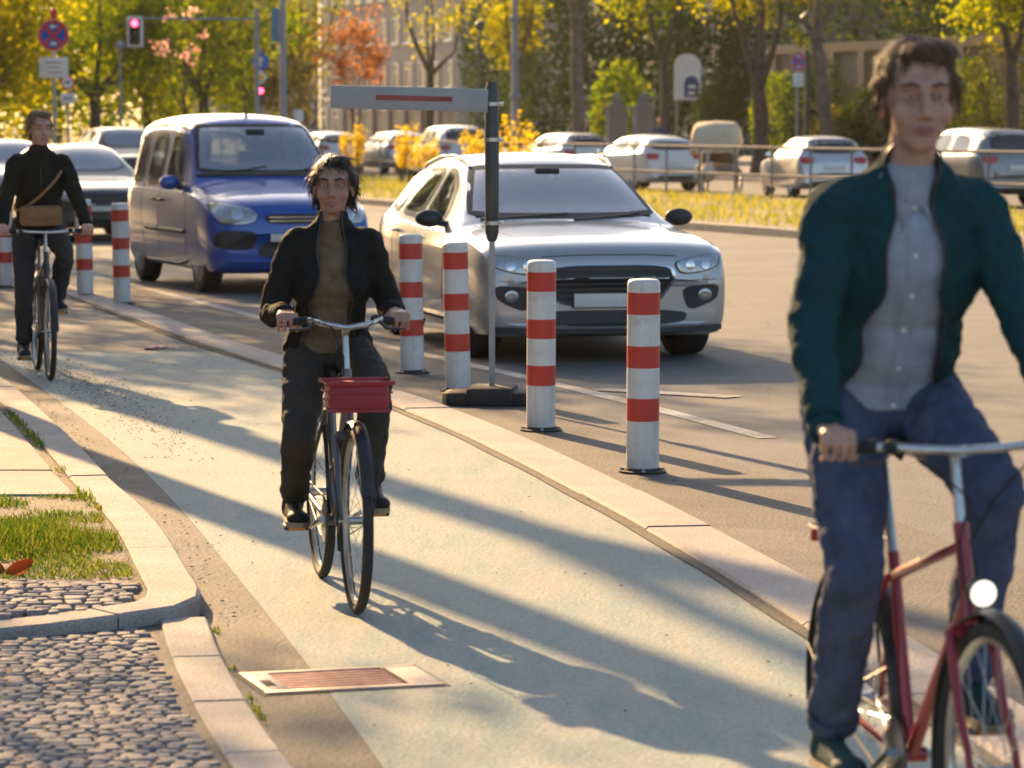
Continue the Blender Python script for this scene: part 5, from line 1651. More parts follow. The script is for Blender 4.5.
# ================================================================== STREET FURNITURE NEAR
def bollard_proto():
    root = empty('bollard', (0, 0, 0))
    mb = MB()
    r = .0865; n = 40
    zs = [0.02, .275, .395, .555, .67, .835, .95, 0.985]
    cols = [0, 1, 0, 1, 0, 1, 0]
    for i in range(7):
        a, b = zs[i], zs[i + 1]
        vs = []
        m = 2
        for k in range(m):
            for q in range(n): vs.append((r * math.cos(2 * PI * q / n), r * math.sin(2 * PI * q / n), lerp(a, b, k / (m - 1))))
        mb.add(vs, [(q, (q + 1) % n, n + (q + 1) % n, n + q) for q in range(n)], cols[i])
    prof = [(r, .985), (r * .985, .998), (r * .93, 1.010), (r * .8, 1.017), (0, 1.02)]
    mb.lathe(prof, (0, 0, 0), (0, 0, 1), n, mi=0, cap=False)
    mb.build('tube', [MT['white_worn'], MT['red_worn']], root, smooth=40, weld=True)
    mb = MB(); mb.lathe([(.125, 0), (.125, .012), (.10, .016), (.094, .026), (.084, .028)], (0, 0, 0), (0, 0, 1), 32, cap=False)
    mb.build('base_ring', MT['grime'], root)
    for k in range(4):
        mb = MB(); a = PI / 4 + k * PI / 2; mb.lathe([(.011, .012), (.011, .022), (.008, .026), (0, .026)], (.108 * math.cos(a), .108 * math.sin(a), 0), (0, 0, 1), 6); mb.build('bolt', MT['galv'], root)
    return root

def worn(name, col, dirt, amt=.55):
    m, nt, out = new_mat(name)
    p = nd(nt, 'ShaderNodeBsdfPrincipled'); nt.links.new(p.outputs[0], out.inputs[0])
    tc = nd(nt, 'ShaderNodeTexCoord').outputs['Object']
    f = noise(nt, tc, 7, 7, .75, .4)
    c = mixcol(nt, ramp(nt, f, [(.47, 0), (.75, amt)]), col, dirt)
    mp = nd(nt, 'ShaderNodeMapping'); mp.inputs['Scale'].default_value = (30, 30, 2.2); nt.links.new(tc, mp.inputs[0])
    g = noise(nt, mp.outputs[0], 1.0, 4, .6)
    c = mixcol(nt, ramp(nt, g, [(.55, 0), (.8, amt * .7)]), c, dirt)
    sx = nd(nt, 'ShaderNodeSeparateXYZ'); nt.links.new(tc, sx.inputs[0])
    z = ramp(nt, sx.outputs['Z'], [(0.0, .6), (.16, 0)])     # mud splashed up from the road
    zf = nd(nt, 'ShaderNodeMath', operation='MULTIPLY'); nt.links.new(z, zf.inputs[0]); nt.links.new(noise(nt, tc, 18, 4, .7), zf.inputs[1])
    c = mixcol(nt, zf.outputs[0], c, dirt)
    nt.links.new(c, p.inputs['Base Color']); p.inputs['Roughness'].default_value = .45
    return m
MT['white_worn'] = worn('worn white post film', (0.68, 0.68, 0.66), (0.30, 0.28, 0.25))
MT['red_worn'] = worn('worn red post film', (0.56, 0.04, 0.025), (0.28, 0.09, 0.06), .45)
MT['grime'] = M('dirty black rubber', (0.035, 0.033, 0.03), .85, na=.4, ns=20, bump=.3)

GB = 'red and white bollards along the cycle lane'
bl = [(643, 473, 'red and white bollard nearest the camera, in front of the silver car front wheel'),
      (541, 431, 'second red and white bollard from the front, right of the thin sign post'),
      (458, 391, 'red and white bollard just left of the thin sign post'),
      (412, 373, 'red and white bollard at the right shoulder of the middle cyclist'),
      (122, 304, 'red and white bollard right in front of the blue van rear wheel'),
      (85, 296, 'red and white bollard just left of the one by the blue van'),
      (4, 287, 'red and white bollard cut by the left picture edge behind the leftmost cyclist')]
pb = bollard_proto()
rnd = random.Random(4)
for i, (x, y, lab) in enumerate(bl):
    b = pb if i == 0 else copy_tree(pb)
    b.location = gp(x, y, .003); b.rotation_euler = (R(rnd.uniform(-1.2, 1.2)), R(rnd.uniform(-1.2, 1.2)), rnd.uniform(0, 6))
    if i == 5: b.rotation_euler[1] = R(-2)
    tag(b, lab, 'bollard', GB)

# portable sign post in a rubber foot
g = gp(492, 404, .003)
root = empty('sign_post', g, R(-6)); tag(root, 'thin portable sign post with dark sleeve and long board beside the silver car', 'sign post')
mb = MB(); mb.box((0, 0, .06), (.30, .42, .115), bev=.02); mb.box((-.20, 0, .045), (.16, .38, .085), bev=.02); mb.box((.20, 0, .045), (.16, .38, .085), bev=.02); mb.build('rubber_foot', MT['grime'], root)
for s in (-1, 1):
    mb = MB(); mb.box((s * .285, 0, .045), (.05, .34, .075), bev=.01); mb.build('foot_end', M('faded yellow rubber', (.32, .25, .11), .8, na=.3) if s < 0 else bpy.data.materials['faded yellow rubber'], root)
mb = MB(); mb.box((0, 0, 1.05), (.036, .036, 2.05), bev=.004); mb.build('post', MT['galv'], root)
mb = MB(); mb.tube([(0, 0, 1.06), (0, 0, 1.12), (0, 0, 1.6), (0, 0, 2.05), (0, 0, 2.09)], [.028, .044, .047, .044, .03], 14); mb.build('sleeve', MT['darkpaint'], root)
for z in (1.18, 1.72, 1.95):
    mb = MB(); mb.lathe([(.05, -.012), (.053, -.012), (.053, .012), (.05, .012)], (0, 0, z), (0, 0, 1), 18, closed_prof=True); mb.box((.06, 0, z), (.03, .02, .03), bev=.003); mb.build('clamp', MT['steel'], root)
mb = MB(); mb.box((-.535, -.058, 1.985), (1.03, .022, .150), (0, R(1.5), 0), bev=.005); mb.build('board', M('grey board', (.33, .34, .36), .5, na=.1), root)
mb = MB(); mb.box((-.50, -.071, 1.987), (.50, .004, .032), (0, R(1.5), 0)); mb.build('board_stripe', M('faded red film', (.32, .07, .06), .5, na=.3, ns=8), root)

# gully grate
A = Vector((-0.885, 11.19, 0)); ang = R(17)
root = empty('drain_grate', (-.565, 11.13, .006), ang); tag(root, 'rusty slotted drain grate set in the gutter beside the driveway kerb', 'drain grate')
W, D = .60, .42
MT['rust'] = M('rusty iron', (0.52, 0.24, 0.18), .7, .3, na=.35, ns=18, bump=.3, bs=90)
MT['iron'] = M('worn cast iron', (0.33, 0.25, 0.21), .5, .5, na=.3, ns=14, bump=.25, bs=90)
mb = MB()
for (c, s) in (((0, D / 2 - .02, 0), (W, .04, .03)), ((0, -D / 2 + .02, 0), (W, .04, .03)), ((-W / 2 + .045, 0, 0), (.09, D - .082, .03)), ((W / 2 - .06, 0, 0), (.12, D - .082, .03))):
    mb.box((c[0], c[1], -.010), s, bev=.003)
mb.build('frame', MT['iron'], root)
mb = MB(); n = 7
for k in range(n):
    y = lerp(-D / 2 + .064, D / 2 - .064, k / (n - 1)); mb.box((-.015, y, -.0115), (W - .213, .022, .026), bev=.003)
mb.build('bars', MT['rust'], root)
mb = MB(); mb.box((0, 0, -.0035), (W - .06, D - .06, .004)); mb.build('pit_shade', MT['well'], root)  # flat black sheet, its colour standing for the shade of the pit below
mb = MB(); mb.box((-W / 2 + .045, -.03, .0050), (.035, .11, .004), bev=.001); mb.build('lifting_slot', MT['well'], root)
mb = MB(); mb.box((W / 2 - .115, 0, .0048), (.008, D - .11, .003)); mb.build('frame_joint', MT['well'], root)
mb = MB(); mb.box((0, 0, -.0015), (W + .03, D + .035, .0024)); mb.build('asphalt_seam', MT['tar'], root)

# small things on the ground
mb = MB(); q = gp(16, 585, .085)
rnd = random.Random(2)
for i in range(2):
    a = .5 + i * 2.2; c = q + Vector((-.11 * i, .03 * i, .012))
    L, w = .055, .032; vs = []
    for u in range(7):
        t = u / 6; ww = w * math.sin(PI * (t * .92 + .04)) ** .8
        for v in (-1, 0, 1): vs.append((c.x + (t - .5) * L * 2 * math.cos(a) - v * ww * math.sin(a), c.y + (t - .5) * L * 2 * math.sin(a) + v * ww * math.cos(a), c.z + .035 + .010 * abs(v) + .03 * (t - .5) ** 2 + .75 * ((t - .5) * L * 2 * math.sin(a) + v * ww * math.cos(a))))
    fs = [(u * 3 + v, u * 3 + v + 1, u * 3 + v + 4, u * 3 + v + 3) for u in range(6) for v in range(2)]
    mb = MB(); mb.add(vs, fs); o = mb.build('fallen_leaf', leaf_mat('orange dead leaf', (.30, .11, .03), (.40, .16, .05)) if i == 0 else bpy.data.materials['orange dead leaf'], None)
    md = o.modifiers.new('t', 'SOLIDIFY'); md.thickness = .003
    tag(o, 'large orange dead leaf lying flat at the front of the verge grass' if i == 0 else 'curled orange dead leaf at the left picture edge on the verge', 'leaf', 'fallen leaves on the verge')
q = gp(160, 348, .006); mb = MB(); rnd = random.Random(5)
for k in range(5): mb.box(q + Vector((rnd.uniform(-.12, .12), rnd.uniform(-.15, .15), .004)), (rnd.uniform(.06, .13), rnd.uniform(.05, .12), .006), (rnd.uniform(-.1, .1), rnd.uniform(-.1, .1), rnd.uniform(0, 3)), bev=.002)
o = mb.build('litter', M('pink paper', (.62, .33, .38), .8), None); tag(o, 'scraps of pink paper lying on the lane behind the leftmost cyclist', 'litter', None)

# ================================================================== FAR CARS
cars = [
 (far(640, 11.7), FAR_RZ + R(5), 'hatch', whitep, 'white hatchback seen from behind, right of the silver car roof'),
 (far(560, 14.2), FAR_RZ + R(3), 'estate', whitep, 'white estate seen over the silver car roof, left of the white hatchback'),
 (far(448, 11.7), FAR_RZ + R(-4), 'suv', whitep, 'tall white car beyond the railing just left of the sign post sleeve'),
 (far(392, 14.0), FAR_RZ + R(2), 'hatch', lightsil, 'light silver hatchback under the long grey board'),
 (far(326, 11.7), FAR_RZ + R(0), 'hatch', whitep, 'white hatchback beyond the railing right above the blue van bonnet'),
 (far(812, 12.6), FAR_RZ + R(-12), 'estate', lightsil, 'light silver estate beyond the railing left of the right cyclist'),
 (far(965, 12.2), FAR_RZ + R(2), 'suv', greyp, 'grey car beyond the railing behind the right cyclist'),
]
for (p, rz, kind, paint, lab) in cars:
    far_car((p.x, p.y, 0), rz, paint, lab, kind)
near = [
 (at(80, 54), 17.5, 'estate', darkp, 'dark car parked directly behind the blue van'),
 (at(10, 68), 18, 'estate', greyp, 'grey estate at the left picture edge behind the leftmost cyclist'),
 (at(124, 84), 17, 'suv', darkp, 'dark car whose roof shows just left of the blue van roof'),
]
for (p, a, kind, paint, lab) in near:
    far_car((p.x, p.y, 0), nose_rz(a), paint, lab, kind, 'cars parked behind the blue van')

# ================================================================== RAILING ON THE MEDIAN
root = empty('railing', farp(-12, 8.4, .115), FAR_RZ); tag(root, 'long two-rail steel tube railing along the far edge of the grass median', 'railing')
LEN = 150
for z in (.52, 1.13):
    mb = MB(); mb.tube([(0, 0, z), (LEN, 0, z)], .034, 10); mb.build('rail', MT['railpaint'], root)
mb = MB(); mb.tube([(0, 0, 0), (0, 0, 1.10)], .028, 10); mb.lathe([(.06, 0), (.06, .015), (.03, .02)], (0, 0, 0), (0, 0, 1), 12)
pp = mb.build('post', MT['railpaint'], root)
x = 0
for k in range(1, 76):
    c = pp.copy(); COL.objects.link(c); c.parent = root; c.location = (k * 2.0, 0, 0)

# ================================================================== PEDAL RICKSHAW WITH CREAM HOOD
p = far(716, 11.2)
root = empty('pedal_rickshaw', (p.x, p.y, 0), FAR_RZ + PI + R(-35)); tag(root, 'pedal rickshaw with a rounded cream hood parked beyond the railing', 'rickshaw')
cream = M('cream canvas', (.60, .50, .34), .8, na=.12)
mb = MB(); prof = []
for i in range(13):
    a = R(5 + 150 * i / 12); prof.append((-.05 + .82 * math.cos(a) * .95, 1.0 + .80 * math.sin(a)))
vs = []
for (x, z) in prof:
    for q, dz in ((-.52, -.06), (-.46, .0), (0, .03), (.46, .0), (.52, -.06)): vs.append((x, q, z + dz))
fs = [(i * 5 + k, i * 5 + k + 1, (i + 1) * 5 + k + 1, (i + 1) * 5 + k) for i in range(12) for k in range(4)]
mb.add(vs, fs)
for q in (-.52, .52):
    b = len(mb.v); c = (-.05, q, 1.0)
    mb.add([(x, q, z - .06) for (x, z) in prof] + [c], [(i, i + 1, 13) for i in range(12)])
o = mb.build('hood', cream, root); md = o.modifiers.new('t', 'SOLIDIFY'); md.thickness = .02
mb = MB(); mb.box((-.15, 0, .62), (.95, .96, .30), bev=.10); mb.box((-.45, 0, .88), (.30, .92, .36), bev=.08); mb.build('cabin', M('brown grp', (.25, .19, .13), .5), root)
mb = MB(); mb.ball((1.05, 0, .55), (.42, .20, .22)); mb.build('nose_fairing', cream, root)
for (x, y) in ((-.45, .50), (-.45, -.50), (1.30, 0)):
    h = empty('wheel', (x, y, .32)); h.parent = root
    mb = MB(); mb.lathe([(.28, -.025), (.32, -.015), (.32, .015), (.28, .025)], (0, 0, 0), (0, 1, 0), 28, closed_prof=True); mb.build('tyre', MT['tyre'], h)
    mb = MB(); mb.lathe([(.26, -.012), (.28, -.012), (.28, .012), (.26, .012)], (0, 0, 0), (0, 1, 0), 28, closed_prof=True)
    for k in range(8): mb.tube([(0, 0, 0), (.26 * math.cos(k * PI / 4), 0, .26 * math.sin(k * PI / 4))], .005, 4)
    mb.build('rim', MT['steel'], h)
mb = MB(); mb.tube([(.3, 0, .45), (.85, 0, .50), (1.15, 0, .75), (1.30, 0, .32)], .025, 8); mb.tube([(1.12, 0, .7), (1.05, 0, 1.05)], .018, 8); mb.tube([(1.0, -.28, 1.08), (1.07, 0, 1.05), (1.0, .28, 1.08)], .014, 8)
mb.tube([(.62, 0, .48), (.58, 0, .86)], .016, 8); mb.build('frame', MT['steel'], root)
mb = MB(); mb.ball((.57, 0, .90), (.14, .10, .05)); mb.build('saddle', MT['leather'], root)
for s in (-1, 1):
    mb = MB(); mb.box((-.66, s * .36, .72), (.03, .12, .08), bev=.01); mb.build('tail_light', MT['taillamp'], root)

# ================================================================== TREES
def leaf_cloud(mb, pts, n, sig, size, rnd, droop=0.0, flat=1.0):
    for c in pts:
        for _ in range(n):
            o = Vector((rnd.gauss(0, sig), rnd.gauss(0, sig), rnd.gauss(0, sig * flat) - droop * rnd.random() ** 2))
            p = c + o
            if p.z < .4: continue
            d = Vector((rnd.gauss(0, 1), rnd.gauss(0, 1), rnd.gauss(-.2, .7))).normalized()
            e = d.cross(Vector((rnd.gauss(0, 1), rnd.gauss(0, 1), rnd.gauss(0, 1)))).normalized()
            s = size * rnd.uniform(.6, 1.3)
            up = d.cross(e) * s * .12
            mb.add([p - d * s, p + e * s * .55 + up, p + d * s, p - e * s * .55 + up], [(0, 1, 2, 3)])

def tree(loc, h, tr, z0, crad, lm, bark, seed, label, cat='tree', tips=34, per=90, sig=.42, size=.10, group=None, lean=(0, 0), fork=None, droop=0.0, name='tree', limbs=5, bare=0.0, flat=.8, cz=None):
    rnd = random.Random(seed)
    root = empty(name, loc, 0); tag(root, label, cat, group)
    fork = fork or z0 * .8
    mb = MB()
    lean = Vector((lean[0], lean[1], 0))
    f = lean * fork + Vector((rnd.gauss(0, .05), rnd.gauss(0, .05), fork))
    m1 = f * .35 + Vector((rnd.gauss(0, .06), rnd.gauss(0, .06), 0)); m2 = f * .7 + Vector((rnd.gauss(0, .06), rnd.gauss(0, .06), 0))
    mb.tube([(0, 0, -.1), (0, 0, .12), (0, 0, .4), m1, m2, f], [tr * 1.6, tr * 1.3, tr * 1.08, tr, tr * .92, tr * .85], 12)
    czz = cz or (z0 + h) / 2
    ch = (h - z0) / 2
    ends = []
    L = []
    for i in range(limbs):
        a = 2 * PI * i / limbs + rnd.uniform(-.4, .4); rr = crad * rnd.uniform(.35, .6)
        e = Vector((f.x + math.cos(a) * rr, f.y + math.sin(a) * rr, czz + ch * rnd.uniform(-.35, .55)))
        mid = f.lerp(e, .45) + Vector((math.cos(a) * .12 * crad, math.sin(a) * .12 * crad, -.05 * ch)) + Vector((rnd.gauss(0, .15), rnd.gauss(0, .15), rnd.gauss(0, .15)))
        r0 = tr * rnd.uniform(.45, .62)
        mb.tube([f - Vector((0, 0, tr * .6)), f.lerp(mid, .5) + Vector((rnd.gauss(0, .06), rnd.gauss(0, .06), 0)), mid, e], [r0 * 1.1, r0 * .85, r0 * .62, r0 * .3], 8)
        L.append((mid, e, r0 * .5))
    for i in range(tips):
        while True:
            v = Vector((rnd.uniform(-1, 1), rnd.uniform(-1, 1), rnd.uniform(-1, 1)))
            if .25 < v.length < 1: break
        w = 1 + .25 * math.sin(v.x * 5 + seed) * math.cos(v.y * 4 - seed)
        t = Vector((f.x + v.x * crad * w, f.y + v.y * crad * w, czz + v.z * ch * w))
        mid, e, r = min(L, key=lambda q: (q[1] - t).length)
        s = mid.lerp(e, rnd.uniform(.2, 1))
        k = s.lerp(t, .5) + Vector((rnd.gauss(0, .15), rnd.gauss(0, .15), rnd.gauss(.1, .15)))
        mb.tube([s, k, t], [r * .5, r * .34, r * .12], 5)
        ends.append(t)
        if rnd.random() < .7: ends.append(k)
    mb.build('trunk', bark, root, smooth=60)
    lb = MB()
    P = [e for e in ends if rnd.random() >= bare]
    leaf_cloud(lb, P, per, sig, size, rnd, droop, flat)
    lb.build('crown', lm, root, smooth=0)
    return root

def shrub(loc, w, h, lm, seed, label, cat='shrub', n=1600, size=.06, group=None, upright=False, stems=14, name='shrub'):
    rnd = random.Random(seed); root = empty(name, loc, 0); tag(root, label, cat, group)
    mb = MB(); lb = MB()
    if upright:
        for i in range(stems):
            a = rnd.uniform(0, 2 * PI); r = w * .5 * rnd.random() ** .5
            b = Vector((math.cos(a) * r * .4, math.sin(a) * r * .4, 0)); t = Vector((math.cos(a) * r, math.sin(a) * r, h * rnd.uniform(.55, 1.05)))
            m = b.lerp(t, .6) + Vector((rnd.gauss(0, .04), rnd.gauss(0, .04), .05 * h))
            mb.tube([b, m, t], [.014, .01, .004], 5)
            for _ in range(n // stems):
                q = rnd.random() ** .7; p = b.lerp(m, q / .6) if q < .6 else m.lerp(t, (q - .6) / .4)
                leaf_cloud(lb, [p], 1, .05, size, rnd)
    else:
        for i in range(10):
            a = rnd.uniform(0, 2 * PI); mb.tube([(0, 0, 0), (math.cos(a) * w * .2, math.sin(a) * w * .2, h * .4), (math.cos(a) * w * .35, math.sin(a) * w * .35, h * .75)], [.03, .02, .006], 5)
        for _ in range(n):
            v = Vector((rnd.gauss(0, 1), rnd.gauss(0, 1), rnd.gauss(0, 1))).normalized()
            q = rnd.random() ** .25
            w2 = 1 + .10 * math.sin(v.x * 7 + seed) * math.sin(v.z * 6 + v.y * 5)
            p = Vector((v.x * w * .5 * q * w2, v.y * w * .5 * q * w2, h * .5 + v.z * h * .5 * q * w2))
            leaf_cloud(lb, [p], 1, .02, size, rnd)
    mb.build('stems', MT['bark'], root); lb.build('foliage', lm, root, smooth=0)
    return root

LF = {}
LF['yg'] = leaf_mat('fresh yellow green leaves', (.08, .125, .008), (.20, .23, .012), (.34, .33, .02), .55)
LF['gold'] = leaf_mat('golden leaves', (.17, .18, .01), (.32, .30, .012), (.44, .39, .03), .5)
LF['mid'] = leaf_mat('mid green leaves', (.05, .10, .012), (.13, .185, .018), (.23, .25, .02), .5)
LF['dark'] = leaf_mat('dark evergreen leaves', (.012, .028, .010), (.03, .058, .016), (.06, .085, .02), .3)
LF['olive'] = leaf_mat('olive leaves', (.07, .075, .015), (.14, .13, .025), (.22, .18, .04), .45)
LF['orange'] = leaf_mat('copper orange leaves', (.22, .08, .03), (.36, .15, .055), (.46, .23, .10), .5)
LF['pink'] = leaf_mat('pink blossom', (.60, .25, .20), (.75, .42, .36), (.80, .55, .42), .5)
LF['forsythia'] = leaf_mat('yellow shrub flowers', (.55, .38, .008), (.72, .52, .015), (.78, .60, .05), .5)

def fz(p, z=.12): return (p.x, p.y, z)
# street trees on the far pavement
GT = 'street trees along the far pavement'
tree(fz(far(431, 21)), 10, .17, 3.6, 2.6, LF['gold'], MT['bark'], 3, 'forked dark tree with thin golden crown above the left end of the grey board', tips=22, per=34, sig=.35, size=.10, fork=3.6, limbs=4, group=GT, bare=.3)
tree(fz(far(517, 22.5)), 9.5, .13, 4.0, 1.7, LF['gold'], MT['bark'], 12, 'golden-leaved tree whose low branches hang right of the sign post', tips=22, per=70, sig=.30, size=.11, group=GT, cz=6.6)
tree(fz(far(578, 22)), 11.5, .25, 6.8, 2.6, LF['gold'], MT['bark_grey'], 5, 'thick grey trunk tree standing left of the stone gate posts', tips=26, per=60, sig=.4, size=.11, fork=5, group=GT)
tree(fz(far(663, 21)), 11, .17, 4.9, 2.2, LF['yg'], MT['bark'], 8, 'slim tree with yellow green crown just left of the white arched sign', tips=34, per=70, sig=.36, size=.10, fork=3.7, group=GT)
tree(fz(far(759, 20.6)), 10, .24, 4.5, 2.5, LF['gold'], MT['bark'], 9, 'tree with dark forked trunk right of the round bush', tips=30, per=60, sig=.34, size=.10, fork=2.7, limbs=4, group=GT)
tree(fz(far(835, 22.5)), 11, .21, 4.6, 3.0, LF['olive'], MT['bark_grey'], 14, 'grey tree leaning left above the no stopping sign', tips=26, per=55, sig=.4, size=.10, fork=4.4, lean=(-.16, 0), limbs=4, group=GT)
tree(fz(far(1012, 17.5 + 3)), 10, .18, 4.0, 1.9, LF['yg'], MT['bark'], 17, 'golden green tree at the right picture edge', tips=40, per=85, sig=.38, size=.10, group=GT, cz=6.6)
tree(fz(far(303, 21)), 10, .26, 3.8, 2.9, LF['yg'], MT['bark'], 20, 'dark trunk tree standing right of the tall grey lamp post', tips=34, per=55, sig=.38, size=.11, fork=3.4, group=GT, bare=.4, cz=7.4)
# copper tree and pink blossom tree
tree(fz(far(352, 16.5), 0), 6.4, .07, 2.6, 1.25, LF['orange'], MT['bark'], 21, 'small copper orange tree rising left of the grey board', tips=30, per=46, sig=.22, size=.085, fork=2.2)
p = at(183, 82)
tree((p.x, p.y, .1), 4.6, .05, 2.3, .95, LF['pink'], MT['bark'], 23, 'thin young tree with sparse pink blossom above the blue van', tips=9, per=22, sig=.09, size=.05, fork=1.9, bare=.35)
# left-hand mass of yellow green trees
GL = 'yellow green trees above the parked cars at left'
lt = [(-30, 118, 'yg', 'leftmost yellow green tree, cut by the picture edge', 3.4, 26), (28, 128, 'yg', 'yellow green tree behind the large no stopping sign', 3.2, 27), (95, 112, 'mid', 'green tree between the no stopping sign and the traffic light', 3.0, 28), (150, 132, 'yg', 'yellow green tree behind the hanging traffic light', 3.3, 29), (205, 118, 'mid', 'mid green tree behind the pink blossom', 3.2, 30), (252, 134, 'olive', 'olive green tree left of the tall grey lamp post', 3.2, 31),
      (60, 150, 'mid', 'far green tree behind the no stopping sign', 4.2, 32), (185, 152, 'mid', 'far green tree behind the traffic light arm', 4.2, 33), (-5, 96, 'gold', 'golden tree in the top left corner', 2.3, 34)]
for (px, d, k, lab, cr, sd_) in lt:
    p = at(px, d); tree((p.x, p.y, .1), 10.5 if d < 140 else 13, .20, 2.6, cr, LF[k], MT['bark'], sd_, lab, tips=46, per=95, sig=.46, size=.115 if d < 140 else .15, droop=.9, group=GL, fork=2.6, cz=5.4)
# evergreens behind the gate
GE = 'dark evergreens behind the far pavement'
for (px, n, w, h, sd_, lab) in [(500, 34, 4.0, 9, 41, 'dark evergreen directly right of the sign post sleeve'), (545, 30, 4.6, 10, 42, 'dark evergreen left of the thick grey trunk'), (602, 32, 4.6, 11, 43, 'dark evergreen behind the stone gate posts'), (650, 34, 4.4, 10, 44, 'dark evergreen behind the slim yellow green tree'), (705, 33, 4.2, 8.5, 45, 'dark evergreen behind the white arched sign'), (620, 26, 2.4, 4.0, 46, 'low green bush between trunk and gate posts'), (885, 34, 5, 10, 47, 'dark evergreen behind the head of the right cyclist'), (960, 33, 5, 11, 48, 'dark evergreen above the right end of the garden wall'), (1030, 34, 5, 10, 49, 'dark evergreen cut by the right picture edge'), (770, 36, 5, 11, 50, 'dark evergreen behind the forked dark trunk')]:
    p = far(px, n)
    shrub((p.x, p.y, .12), w, h, LF['dark'] if 'dark' in lab else LF['mid'], sd_, lab, 'evergreen', n=3600 if w > 3 else 1500, size=.15, group=GE, name='evergreen_tree')
p = far(719, 20.2)
shrub((p.x, p.y, .12), 1.75, 3.35, LF['dark'], 60, 'clipped round dark bush right of the white arched sign', 'bush', n=3800, size=.06, name='round_bush')
# yellow flowering shrubs on the median
GF = 'yellow flowering shrubs on the median'
for (px, n, w, h, sd_, lab) in [(512, 7.2, 1.5, 1.85, 70, 'yellow flowering shrub right of the sign post sleeve'), (478, 7.4, 1.0, 1.5, 71, 'low yellow flowering shrub left of the sign post sleeve'), (402, 7.0, 1.2, 1.6, 72, 'yellow flowering shrub under the middle of the grey board'), (428, 7.2, .8, 1.2, 73, 'small yellow flowering shrub under the grey board'), (352, 7.0, .9, 1.7, 74, 'yellow flowering shrub left of the grey board end'), (82, 6.0, 1.6, 1.75, 75, 'yellow flowering shrub above the dark car at left')]:
    p = far(px, n); shrub((p.x, p.y, .115), w, h, LF['forsythia'], sd_, lab, 'shrub', n=900, size=.05, group=GF, upright=True, name='flowering_shrub')

# street trees on the near pavement: out of the picture to the left, their shade falls across the lane
GN = 'street trees along the near pavement'
# x, y, seed, crown bottom, crown top, crown radius, branch tips, leaves per tip
NEAR = [(-4.55, 24.2, 81, 7.4, 11.5, 2.2, 22, 26), (-9.0, 26.2, 86, 4.6, 10.5, 2.8, 40, 55), (-7.0, 42.0, 88, 4.9, 8.8, 2.5, 36, 60), (-7.7, 47.5, 89, 7.0, 10.5, 2.4, 26, 45), (-6.75, 32.7, 84, 9.0, 12.5, 1.9, 14, 22), (-9.5, 40.0, 82, 4.4, 7.8, 2.4, 34, 60), (-9.4, 46.5, 85, 4.4, 8.6, 2.8, 44, 70), (-11.8, 57.5, 87, 4.6, 9.6, 3.2, 46, 75), (-15.5, 66.0, 83, 4.6, 9.5, 3.2, 40, 60)]
for (x, y, sd_, z0, h_, cr, tp, per) in NEAR:
    tree((x, y, .07), h_, .21, z0, cr, LF['mid'], MT['bark_grey'], sd_, 'street tree on the near pavement left of the picture', tips=tp, per=per, sig=.32, size=.08, fork=z0 * .8, group=GN)
# ================================================================== BUILDINGS AND WALLS BEHIND
def render_mat(name, c1, c2): return ground_mat(name, c1, c2, .35, .15, .2, grain=30)
MT['render_beige'] = render_mat('grey beige render', (.26, .235, .205), (.34, .31, .27))
MT['render_warm'] = render_mat('warm stone', (.24, .20, .155), (.33, .275, .21))
MT['render_grey'] = render_mat('grey render', (.20, .19, .18), (.27, .255, .24))
MT['render_dark'] = render_mat('dark brick', (.09, .06, .05), (.14, .09, .075))  # walls of the added near houses, dark to dim reflections in the cars
MT['roof'] = M('roof tiles', (.16, .07, .05), .8, na=.3, ns=8, bump=.5, bs=20)
MT['winframe'] = M('window frame', (.52, .50, .46), .5)
MT['wall_low'] = render_mat('low beige wall', (.38, .31, .22), (.48, .40, .29))

